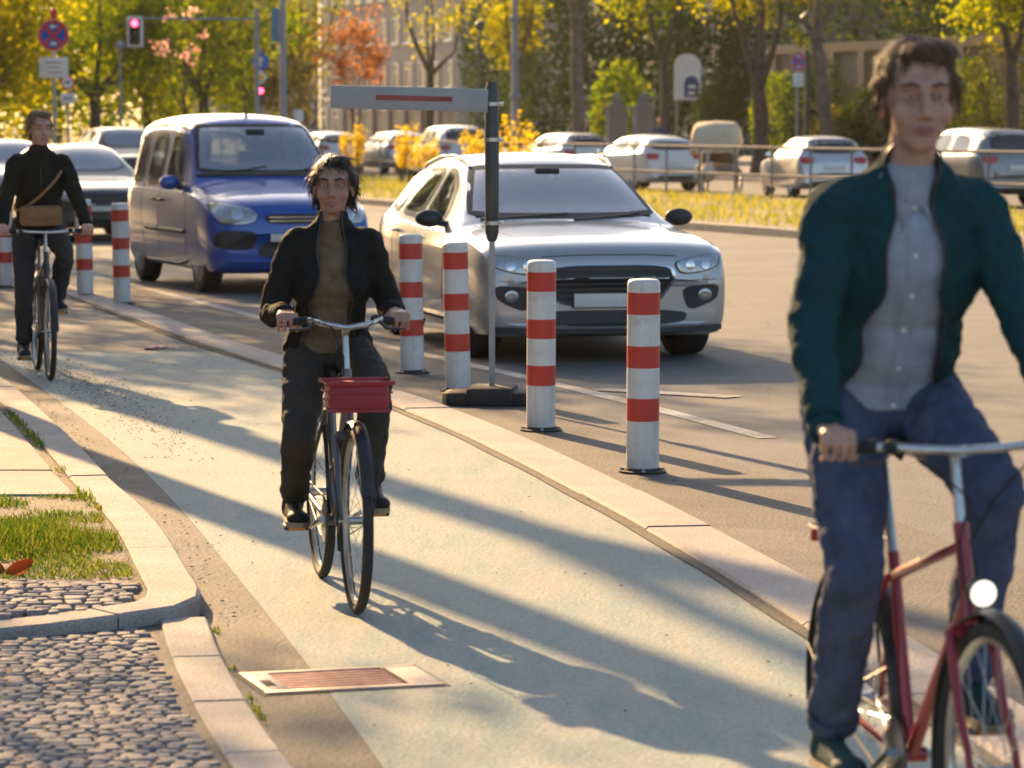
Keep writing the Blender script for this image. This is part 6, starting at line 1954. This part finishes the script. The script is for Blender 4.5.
def building(p, w, dep, h, mat, label, storeys=4, bays=6, rz=FAR_RZ, roof=True, cat='building', name='building'):
    """x along the street, facade on local y = 0 facing +y"""
    root = empty(name, (p.x, p.y, .1), rz); tag(root, label, cat)
    mb = MB(); mb.box((0, -dep / 2, h / 2), (w, dep, h)); mb.build('wall', mat, root, smooth=0)
    mb = MB(); mb.box((0, .12, h + .12), (w + .5, .6, .30)); mb.box((0, .06, .45), (w + .06, .10, .9)); mb.box((0, .05, h / storeys + .25), (w + .04, .12, .22)); mb.build('cornice', MT['winframe'], root, smooth=0)
    if roof:
        mb = MB(); W, D = w / 2 + .3, dep + .3
        v = [(-W, .45, h + .27), (W, .45, h + .27), (W, -D, h + .27), (-W, -D, h + .27), (-W + 2, -dep / 2, h + 3.6), (W - 2, -dep / 2, h + 3.6)]
        mb.add(v, [(0, 1, 5, 4), (1, 2, 5), (2, 3, 4, 5), (3, 0, 4), (3, 2, 1, 0)]); mb.build('roof', MT['roof'], root, smooth=0)
    sh = h / storeys; bw = w / bays
    fme = None
    for s in range(storeys):
        for b in range(bays):
            x = -w / 2 + (b + .5) * bw; z = s * sh + sh * .56
            if fme is None:
                mb = MB(); ww, hh = min(1.25, bw * .5), sh * .55
                for (c, q) in (((-ww / 2, 0, 0), (.10, .12, hh + .1)), ((ww / 2, 0, 0), (.10, .12, hh + .1)), ((0, 0, hh / 2), (ww - .102, .12, .10)), ((0, 0, -hh / 2), (ww - .102, .12, .10)), ((0, .03, 0), (.06, .05, hh - .102)), ((0, .032, hh * .18), (ww - .102, .05, .06))): mb.box((c[0], c[1] + .06, c[2]), q)
                mb.box((0, .12, -hh / 2 - .11), (ww + .3, .26, .10))
                f = mb.build('window', MT['winframe'], root, smooth=0)
                mb = MB(); mb.box((0, .02, 0), (ww - .1, .03, hh - .1)); gl = mb.build('pane', MT['glass'], f, smooth=0)
                f.location = (x, 0, z); fme = f
            else:
                c = fme.copy(); COL.objects.link(c); c.parent = root; c.location = (x, 0, z)
                g2 = fme.children[0].copy(); COL.objects.link(g2); g2.parent = c
    return root

building(far(385, 48), 30, 10, 15, MT['render_beige'], 'grey beige apartment house behind the copper orange tree', 5, 11)
building(far(190, 62), 22, 10, 14, MT['render_grey'], 'grey house far behind the yellow green trees at left', 4, 8)
building(far(-120, 70), 40, 10, 14, MT['render_beige'], 'long beige house far behind the trees at the left picture edge', 4, 12)
building(far(640, 44), 22, 10, 13, MT['render_grey'], 'grey house hidden behind the dark evergreens', 4, 8)
building(far(1010, 52), 30, 10, 14, MT['render_grey'], 'grey house behind the garden wall at right', 4, 10)
# unseen houses added on the near side to darken reflections in the car flanks
for k, (t, w, h, m) in enumerate([(-20, 30, 15, 'render_dark'), (14, 34, 16, 'render_dark'), (50, 34, 14, 'render_dark'), (88, 38, 16, 'render_dark')]):
    tag(building(farp(t, -29), w, 11, h, MT[m], 'unseen house added left of the picture to darken the car reflections', 4, 9, rz=FAR_RZ - PI), group='houses added out of view along the near pavement')
# low warm pavilion wall at right with a cornice
p = far(880, 27)
root = empty('garden_wall', (p.x, p.y, .12), FAR_RZ); tag(root, 'long warm stone garden wall with flat cornice behind the head of the right cyclist', 'wall')
mb = MB(); mb.box((0, -.25, 2.0), (17.4, .5, 4.0)); mb.build('wall', MT['render_warm'], root, smooth=0)
mb = MB(); mb.box((0, -.25, 4.1), (17.8, .8, .2)); mb.box((0, -.25, 4.26), (17.6, .62, .12)); mb.build('cornice', MT['render_warm'], root, smooth=0)
for k in range(8):
    mb = MB(); mb.box((-8.2 + k * 2.34, .10, 2.0), (.45, .20, 3.99)); mb.build('pilaster', MT['render_warm'], root, smooth=0)
mb = MB(); mb.box((0, .03, .45), (17.3, .06, .9)); mb.build('plinth', MT['render_grey'], root, smooth=0)
# low wall with railings and piers under the grey board
p = far(395, 27)
root = empty('low_wall', (p.x, p.y, .12), FAR_RZ); tag(root, 'low beige wall with dark piers behind the cars under the grey board', 'wall')
mb = MB(); mb.box((0, 0, 1.05), (16, .4, 2.1)); mb.build('wall', MT['wall_low'], root, smooth=0)
mb = MB(); mb.box((0, 0, 2.16), (16.1, .52, .12)); mb.build('coping', MT['granite'], root, smooth=0)
for k in range(7):
    mb = MB(); mb.box((-7.2 + k * 2.4, .14, 1.22), (.42, .46, 2.44), bev=.02); mb.build('pier', MT['render_grey'], root, smooth=0)
# stone gate posts
gp0 = None
for i, (px, lab) in enumerate([(616, 'left one of the two grey stone gate posts'), (643, 'right one of the two grey stone gate posts, beside the pedestrian')]):
    p = far(px, 23.5)
    if i == 0:
        root = empty('gate_post', fz(p), FAR_RZ); mb = MB(); mb.box((0, 0, 1.05), (.62, .62, 2.1), bev=.02); mb.box((0, 0, .15), (.72, .72, .3), bev=.02); mb.build('shaft', MT['render_grey'], root)
        mb = MB(); mb.box((0, 0, 2.16), (.76, .76, .12), bev=.02); mb.lathe([(.30, 2.22), (.28, 2.30), (.16, 2.36), (.2, 2.5), (.14, 2.66), (0, 2.72)], (0, 0, 0), (0, 0, 1), 18); mb.build('cap', MT['render_grey'], root); gp0 = root
    else:
        root = copy_tree(gp0); root.location = fz(p)
    tag(root, lab, 'gate post', 'stone gate posts')

# ================================================================== SIGNS, LAMPS, LIGHTS
def disc(mb, c, r, y, n=40, mi=0, r0=0.0, th=.004):
    prof = [(r0, 0), (r, 0), (r, th), (r0, th)]
    if r0 == 0: prof = [(0, 0), (r, 0), (r, th), (0, th)]
    mb.lathe(prof, (c[0], y, c[1]), (0, -1, 0), n, mi=mi, closed_prof=r0 > 0)

def no_stopping(p, r, zc, plate, label, face=0.0, arrows=True, top=True):
    root = empty('no_stopping_sign', (p.x, p.y, .1), face); tag(root, label, 'traffic sign')
    mb = MB(); mb.tube([(0, 0, 0), (0, 0, zc + r + (.05 if top else -.1))], .035, 12); mb.build('post', MT['galv'], root)
    mb = MB(); disc(mb, (0, zc), r, -.045, th=.006); mb.build('backing', MT['white'], root)
    mb = MB(); disc(mb, (0, zc), r * .97, -.0525, r0=r * .78); mb.build('red_ring', MT['red'], root)
    mb = MB(); disc(mb, (0, zc), r * .78, -.0525); mb.build('blue_field', MT['blue'], root)
    mb = MB()
    for a in (45, -45): mb.box((0, -.0585 - (.001 if a > 0 else 0), zc), (r * 1.56, .003, r * .20), (0, R(a), 0))
    mb.build('red_cross', MT['red'], root)
    if arrows:
        mb = MB(); z = zc + r * .50
        mb.add([(-r * .30, -.0577, z + r * .06), (r * .02, -.0577, z + r * .22), (r * .02, -.0577, z + r * .12), (r * .26, -.0577, z + r * .12), (r * .14, -.0577, z), (r * .02, -.0577, z), (r * .02, -.0577, z - r * .10)], [(0, 1, 6), (2, 3, 4, 5)]); mb.build('white_arrow', MT['white'], root, smooth=0)
        mb = MB(); z = zc - r * .52
        mb.add([(-r * .24, -.0577, z - r * .10), (r * .24, -.0577, z - r * .10), (r * .16, -.0577, z + r * .10), (-r * .16, -.0577, z + r * .10)], [(0, 1, 2, 3)]); mb.build('white_arrow', MT['white'], root, smooth=0)
    if plate:
        w, h, zp = plate
        pl = None
        mb = MB(); mb.box((0, -.048, zp), (w, .008, h), bev=.003); pl = mb.build('plate', MT['white'], root)
        mb = MB()
        for k, (fx, fw) in enumerate(((0, .55), (0, .38), (.02, .5))):
            mb.box((fx * w, -.0535, zp + h * (.24 - .24 * k)), (fw * w, .002, h * .05))
        mb.build('plate_print', MT['greypaint'], pl)
    if top:
        mb = MB(); mb.tube([(0, 0, zc + r + .0), (.0, 0, zc + r + .12)], .05, 10); mb.ball((0, 0, zc + r + .14), .07, 12, 8); mb.build('red_cap', MT['red'], root)
    return root
# big one at top left
p = at(56, 62)
no_stopping(p, .285, 3.28, (.53, .37, 2.70), 'large round red and blue no stopping sign with white plate at top left')
# smaller one behind it
p = at(69.5, 78)
root = empty('road_sign', (p.x, p.y, .1), 0); tag(root, 'small round red-rimmed white sign with plate below the large no stopping sign', 'traffic sign')
mb = MB(); mb.tube([(0, 0, 0), (0, 0, 2.72)], .03, 10); mb.build('post', MT['galv'], root)
mb = MB(); disc(mb, (0, 2.60), .17, -.04, th=.006); mb.build('backing', MT['white'], root)
mb = MB(); disc(mb, (0, 2.60), .165, -.047, r0=.125); mb.build('red_ring', MT['red'], root)
mb = MB(); mb.box((-.01, -.0475, 2.60), (.13, .004, .035)); mb.box((.02, -.0475, 2.635), (.05, .004, .03)); mb.build('black_figure', MT['signblack'], root)
mb = MB(); mb.box((0, -.04, 2.24), (.34, .008, .24), bev=.003); pl = mb.build('plate', MT['white'], root)
mb = MB(); mb.box((0, -.0455, 2.24), (.20, .002, .05)); mb.build('plate_print', MT['greypaint'], pl)
# one at right by the wall
p = far(796, 21)
s = FPX / p.y
no_stopping(p, .30, CAM_H - .1 + (120 - 62) / s, (.42, .42, CAM_H - .1 + (120 - 80) / s), 'round red and blue no stopping sign with white plate in front of the garden wall', face=R(38), top=False)

# traffic light hung from a mast arm
p = at(258, 78); s = FPX / 78
root = empty('traffic_light', (p.x, p.y, .1), 0); tag(root, 'red traffic light in a white frame hung from a long mast arm', 'traffic light')
za = CAM_H - .1 + 100 / s
mb = MB(); mb.tube([(0, 0, 0), (0, 0, 1.2), (0, 0, za + .25)], [.075, .06, .05], 14); mb.build('mast', MT['greypaint'], root)
xl = (137 - 258) / s
mb = MB(); mb.tube([(0, 0, za), (xl * .5, 0, za + .01), (xl + .15, 0, za + .02)], [.035, .028, .022], 10); mb.build('arm', MT['greypaint'], root)
zc = CAM_H - .1 + (120 - 32.5) / s
hs = empty('signal_head', (xl, -.02, zc)); hs.parent = root
mb = MB(); mb.box((0, .02, 0), (.37, .02, .70), bev=.008); mb.build('white_frame', MT['white'], hs)
mb = MB(); mb.box((0, -.04, 0), (.24, .10, .58), bev=.02); mb.build('housing', MT['plastic'], hs)
for k, (mname, col, em) in enumerate((('red', (1.0, .05, .10), 4.0), ('amber', (.05, .03, .01), 0), ('green', (.01, .05, .03), 0))):
    z = .19 - .19 * k
    mb = MB(); mb.lathe([(.078, 0), (.075, .012), (.05, .024), (0, .03)], (0, -.09, z), (0, -1, 0), 20, cap=False); mb.build('lens', M('signal lens ' + mname, col, .25, na=0, emit=em), hs)
    mb = MB(); prof = []
    for i in range(13):
        a = R(-15 + 210 * i / 12); prof.append((.088 * math.cos(a), z + .088 * math.sin(a)))
    mb.add([(x, -.09, zz) for x, zz in prof] + [(x, -.20, zz) for x, zz in prof], [(i, i + 1, 14 + i, 13 + i) for i in range(12)])
    o = mb.build('visor', MT['plastic'], hs); md = o.modifiers.new('t', 'SOLIDIFY'); md.thickness = .004

# second signal with direction sign and priority diamond
p = at(262, 92); s = FPX / 92; Z = lambda y: CAM_H - .1 + (120 - y) / s
root = empty('signal_post', (p.x, p.y, .1), 0); tag(root, 'post with round blue arrow sign, yellow diamond and red signal left of the lamp post', 'signal post')
mb = MB(); mb.tube([(0, 0, 0), (0, 0, Z(50))], .045, 12); mb.build('post', MT['greypaint'], root)
mb = MB(); disc(mb, (0, Z(62)), .235, -.05, th=.006); mb.build('blue_disc', MT['blue'], root)
mb = MB(); z = Z(62); mb.box((0, -.0585, z - .05), (.045, .003, .16)); mb.add([(-.08, -.0595, z + .03), (.08, -.0595, z + .03), (0, -.0595, z + .14)], [(0, 1, 2)]); mb.build('white_arrow', MT['white'], root, smooth=0)
mb = MB(); mb.box((0, -.052, Z(77.5)), (.27, .008, .27), (0, R(45), 0), bev=.003); mb.build('diamond', MT['white'], root)
mb = MB(); mb.box((0, -.060, Z(77.5)), (.17, .006, .17), (0, R(45), 0), bev=.002); mb.build('diamond_centre', MT['yellowsign'], root)
mb = MB(); mb.box((0, -.09, Z(95)), (.24, .16, .58), bev=.02); mb.build('signal_housing', MT['plastic'], root)
mb = MB(); mb.lathe([(.075, 0), (.06, .02), (0, .03)], (0, -.17, Z(91)), (0, -1, 0), 18, cap=False); mb.build('lens', bpy.data.materials['signal lens red'], root)

# lamp posts and poles
def lamp_post(p, h, r0, label, mat=None, head='arm', banner=None, collars=(), seed=0, name='lamp_post', cat='lamp post'):
    root = empty(name, (p.x, p.y, .1), 0); tag(root, label, cat)
    mb = MB(); mb.tube([(0, 0, 0), (0, 0, 1.1), (0, 0, 1.15), (0, 0, h)], [r0 * 1.35, r0 * 1.3, r0, r0 * .6], 16); mb.build('post', mat or MT['greypaint'], root)
    for z in collars:
        mb = MB(); mb.lathe([(r0 * .8, -.10), (r0 * 1.35, -.08), (r0 * 1.45, 0), (r0 * 1.35, .08), (r0 * .8, .10)], (0, 0, z), (0, 0, 1), 18); mb.build('collar', mat or MT['greypaint'], root)
    if head == 'arm':
        mb = MB(); mb.tube([(0, 0, h - .1), (.3, -.1, h + .35), (1.3, -.3, h + .55)], [r0 * .55, .035, .03], 10); mb.build('arm', mat or MT['greypaint'], root)
        mb = MB(); mb.box((1.55, -.35, h + .55), (.7, .26, .12), bev=.04); mb.build('lamp_head', MT['plastic'], root)
    elif head == 'lantern':
        mb = MB(); mb.lathe([(.06, 0), (.10, .04), (.16, .10)], (0, 0, h), (0, 0, 1), 16); mb.lathe([(.27, .55), (.29, .58), (.12, .74), (.05, .80), (.05, .86), (0, .88)], (0, 0, h), (0, 0, 1), 16); 
        mb.build('lantern_frame', MT['darkpaint'], root)
        mb = MB(); mb.lathe([(.15, .10), (.25, .55)], (0, 0, h), (0, 0, 1), 16); mb.build('lantern_glass', M('milky lantern glass', (.5, .48, .42), .3), root)
    elif head == 'ball':
        mb = MB(); mb.ball((0, 0, h + .1), .15); mb.build('top_ball', mat or MT['greypaint'], root)
    if banner:
        mb = MB(); mb.box((-.2, 0, banner), (.22, .03, .9), bev=.004); mb.build('banner', M('blue banner', (.06, .22, .36), .6), root)
    return root
p = at(284, 92); lamp_post(p, 8.5, .10, 'tall grey lamp post with a blue banner left of the copper tree', banner=4.3)
p = far(515, 19.8); lamp_post(p, 8.8, .14, 'tall grey lamp post with collars above the yellow flowering shrub', collars=(2.6, 4.1, 5.4))
p = at(122, 108); lamp_post(p, 4.0, .055, 'thin grey pole among the trees right of the no stopping sign', head='ball')
p = at(480, 100); lamp_post(p, 4.4, .05, 'thin dark pole rising just behind the sign post sleeve', mat=MT['darkpaint'], head='ball')
p = far(316, 20); lamp_post(p, 3.2, .13, 'stout grey post at the left end of the grey board', head='ball', collars=(2.2,), name='stout_post', cat='post')
p = far(806, 24.5); s = FPX / p.y; lamp_post(p, CAM_H + 80 / s, .10, 'old lantern on a post above the garden wall left of the right cyclist', mat=MT['darkpaint'], head='lantern')

# white arched sign
p = far(687, 22); s = FPX / p.y
root = empty('arched_sign', (p.x, p.y, .12), 0); tag(root, 'white arched sign with blue panel left of the round bush', 'sign')
zb_, zt_ = CAM_H - .12 + (120 - 100) / s, CAM_H - .12 + (120 - 54) / s; w = 13.5 / s
out_ = [(-w, zb_), (w, zb_), (w, zt_ - w)] + [(w * math.cos(R(a)), zt_ - w + w * math.sin(R(a))) for a in range(15, 180, 15)] + [(-w, zt_ - w)]
mb = MB(); n = len(out_); mb.add([(x, -.05, z) for x, z in out_] + [(x, .05, z) for x, z in out_], [tuple(range(n)), tuple(range(n, 2 * n))[::-1]] + [(i, (i + 1) % n, n + (i + 1) % n, n + i) for i in range(n)]); mb.build('arched_board', MT['white'], root)
mb = MB(); q = w * .68; b = [(-q * .4, zb_ + .08), (q * 1.2, zb_ + .08), (q * 1.2, zb_ + .55)] + [(q * .4 + q * .8 * math.cos(R(a)), zb_ + .55 + q * .8 * math.sin(R(a))) for a in range(30, 180, 30)] + [(-q * .4, zb_ + .55)]
n = len(b); mb.add([(x, -.056, z) for x, z in b], [tuple(range(n))]); mb.build('blue_panel', M('deep blue film', (.02, .05, .16), .4), root, smooth=0)
mb = MB()
for k in range(2): mb.box((q * .45, -.060, zb_ + .22 + .22 * k), (q * .8, .003, .10))
mb.build('panel_print', MT['white'], root)
for x in (-w * .8, w * .8):
    mb = MB(); mb.tube([(x, 0, 0), (x, 0, zb_)], .04, 10); mb.build('leg', MT['greypaint'], root)

# small red and white beacon far off
p = at(299, 108)
root = empty('beacon', (p.x, p.y, .12), 0); tag(root, 'tiny red and white beacon beside the posts left of the grey board', 'beacon')
mb = MB(); mb.lathe([(.22, 0), (.22, .08), (.12, .10)], (0, 0, 0), (0, 0, 1), 18); mb.build('foot', MT['grime'], root)
mb = MB(); z = .1
for k in range(5): mb.lathe([(.16, z), (.16, z + .39)], (0, 0, 0), (0, 0, 1), 18, mi=k % 2, cap=(k == 4)); z += .39
mb.build('tube', [MT['white'], MT['red']], root)

# pedestrian far off
p = far(659, 20.6)
mb = MB()
for k in (-1, 1):
    caps(mb, (0, k * .09, .92), (.02, k * .10, .50), .085, .06); caps(mb, (.02, k * .10, .50), (-.03, k * .10, .08), .058, .04); caps(mb, (-.05, k * .10, .05), (.13, k * .10, .04), .042, .036)
    caps(mb, (0, k * .19, 1.42), (-.02, k * .25, 1.13), .055, .042); caps(mb, (-.02, k * .25, 1.13), (.07, k * .24, .90), .042, .034); mb.ball((.09, k * .24, .84), (.03, .02, .05))
mb.ball((0, 0, 1.0), (.12, .17, .14)); mb.ball((0, 0, 1.2), (.11, .15, .18)); mb.ball((0, 0, 1.36), (.115, .17, .15)); caps(mb, (0, 0, 1.44), (.02, 0, 1.60), .055, .05)
mb.ball((.015, 0, 1.67), (.095, .077, .115)); mb.ball((.10, 0, 1.66), (.02, .015, .025))
per = organic('person', mb, MT['skin'], None, .016, it=3); per.location = (p.x, p.y, .12); per.rotation_euler = (0, 0, R(-110)); tag(per, 'distant pedestrian in a blue coat standing right of the stone gate posts', 'person')
mb = MB(); mb.ball((0, 0, 1.0), (.15, .20, .20)); mb.ball((0, 0, 1.2), (.135, .175, .2)); mb.ball((0, 0, 1.36), (.14, .195, .16)); mb.ball((0, 0, .82), (.15, .20, .16))
for k in (-1, 1): caps(mb, (0, k * .19, 1.42), (-.02, k * .25, 1.13), .075, .06); caps(mb, (-.02, k * .25, 1.13), (.06, k * .24, .93), .06, .05)
organic('coat', mb, fabric('blue coat', (.04, .08, .17)), per, .016, it=3)
mb = MB()
for k in (-1, 1): caps(mb, (0, k * .09, .92), (.02, k * .10, .50), .10, .075); caps(mb, (.02, k * .10, .50), (-.03, k * .10, .10), .075, .06)
organic('trousers', mb, fabric('dark trousers far', (.03, .03, .035)), per, .016, it=3)
mb = MB(); mb.ball((-.015, 0, 1.71), (.10, .085, .095)); mb.ball((-.06, 0, 1.65), (.05, .07, .08)); organic('hair', mb, hair_fair, per, .012, it=2)
for k in (-1, 1):
    mb = MB(); caps(mb, (-.06, k * .10, .05), (.14, k * .10, .045), .05, .042); mb.build('shoe', MT['leather'], per)

# planting in front of the right end of the garden wall
GS = 'bushes in front of the garden wall'
for (px, n, w, h, k, sd_, lab) in [(962, 24, 2.6, 3.6, 'mid', 91, 'green bush right of the head of the right cyclist'), (1005, 23, 2.8, 4.4, 'olive', 92, 'olive bush at the right picture edge'), (870, 24.5, 2.2, 2.9, 'dark', 93, 'dark bush left of the head of the right cyclist'), (838, 24, 1.8, 2.2, 'olive', 94, 'low olive bush under the leaning grey tree'), (815, 25.5, 2.4, 3.9, 'dark', 95, 'dark bush in front of the left end of the garden wall'), (925, 24.5, 2.8, 3.6, 'dark', 96, 'dark bush hidden behind the head of the right cyclist'), (780, 25.5, 2.2, 3.4, 'mid', 97, 'green bush between the forked dark trunk and the no stopping sign')]:
    p = far(px, n); shrub((p.x, p.y, .12), w, h, LF[k], sd_, lab, 'bush', n=2600, size=.08, group=GS)
# ================================================================== CAMERA, LIGHT
cam = bpy.data.cameras.new('camera'); co = bpy.data.objects.new('camera', cam); COL.objects.link(co)
cam.sensor_width = 36.0; cam.lens = FPX / 1024 * 36.0
cam.clip_start = 0.1; cam.clip_end = 2000
pitch = math.atan((384 - HORIZON) / FPX)
co.location = (0, 0, CAM_H); co.rotation_euler = (PI / 2 - pitch, 0, 0)
cam.dof.use_dof = True; cam.dof.focus_distance = 16.5; cam.dof.aperture_fstop = 5.0
SC.camera = co

SUN_AZ = -21.5      # degrees to the right of straight ahead
SUN_EL = 21.0
w = bpy.data.worlds.new('World'); SC.world = w; w.use_nodes = True
nt = w.node_tree
for n in list(nt.nodes): nt.nodes.remove(n)
out = nt.nodes.new('ShaderNodeOutputWorld'); bg = nt.nodes.new('ShaderNodeBackground'); sk = nt.nodes.new('ShaderNodeTexSky')
sk.sky_type = 'NISHITA'; sk.sun_disc = False; sk.sun_elevation = R(SUN_EL); sk.sun_rotation = R(SUN_AZ)
sk.air_density = 1.0; sk.dust_density = 2.5; sk.ozone_density = 1.0
nt.links.new(sk.outputs[0], bg.inputs[0]); nt.links.new(bg.outputs[0], out.inputs[0])
bg.inputs[1].default_value = 0.085
sl = bpy.data.lights.new('sun', 'SUN'); so = bpy.data.objects.new('sun', sl); COL.objects.link(so)
sl.energy = 5.0; sl.angle = R(0.6); sl.color = (1.0, 0.63, 0.29)
sd = Vector((math.sin(R(SUN_AZ)) * math.cos(R(SUN_EL)), math.cos(R(SUN_AZ)) * math.cos(R(SUN_EL)), math.sin(R(SUN_EL))))
so.rotation_euler = sd.to_track_quat('Z', 'Y').to_euler()
so.location = sd * 50

SC.render.engine = 'CYCLES'
SC.cycles.use_denoising = True
SC.cycles.max_bounces = 6; SC.cycles.diffuse_bounces = 3; SC.cycles.glossy_bounces = 3; SC.cycles.transmission_bounces = 4; SC.cycles.transparent_max_bounces = 6
SC.cycles.caustics_reflective = False; SC.cycles.caustics_refractive = False
SC.cycles.sample_clamp_indirect = 6.0
SC.view_settings.view_transform = 'Standard'; SC.view_settings.look = 'None'
SC.view_settings.exposure = 1.5; SC.view_settings.gamma = 1.0
SC.view_settings.use_curve_mapping = False

# thin golden air over the whole street
hm, hnt, hout = new_mat('thin haze')
pv = nd(hnt, 'ShaderNodeVolumePrincipled'); pv.inputs['Color'].default_value = (.96, .92, .86, 1); pv.inputs['Density'].default_value = .00009; pv.inputs['Anisotropy'].default_value = .45
hnt.links.new(pv.outputs[0], hout.inputs['Volume'])
hb = MB(); hb.box((0, 130, 9.5), (420, 420, 21)); ho = hb.build('haze', hm, None, smooth=0); tag(ho, kind='stuff')
SC.cycles.volume_bounces = 0
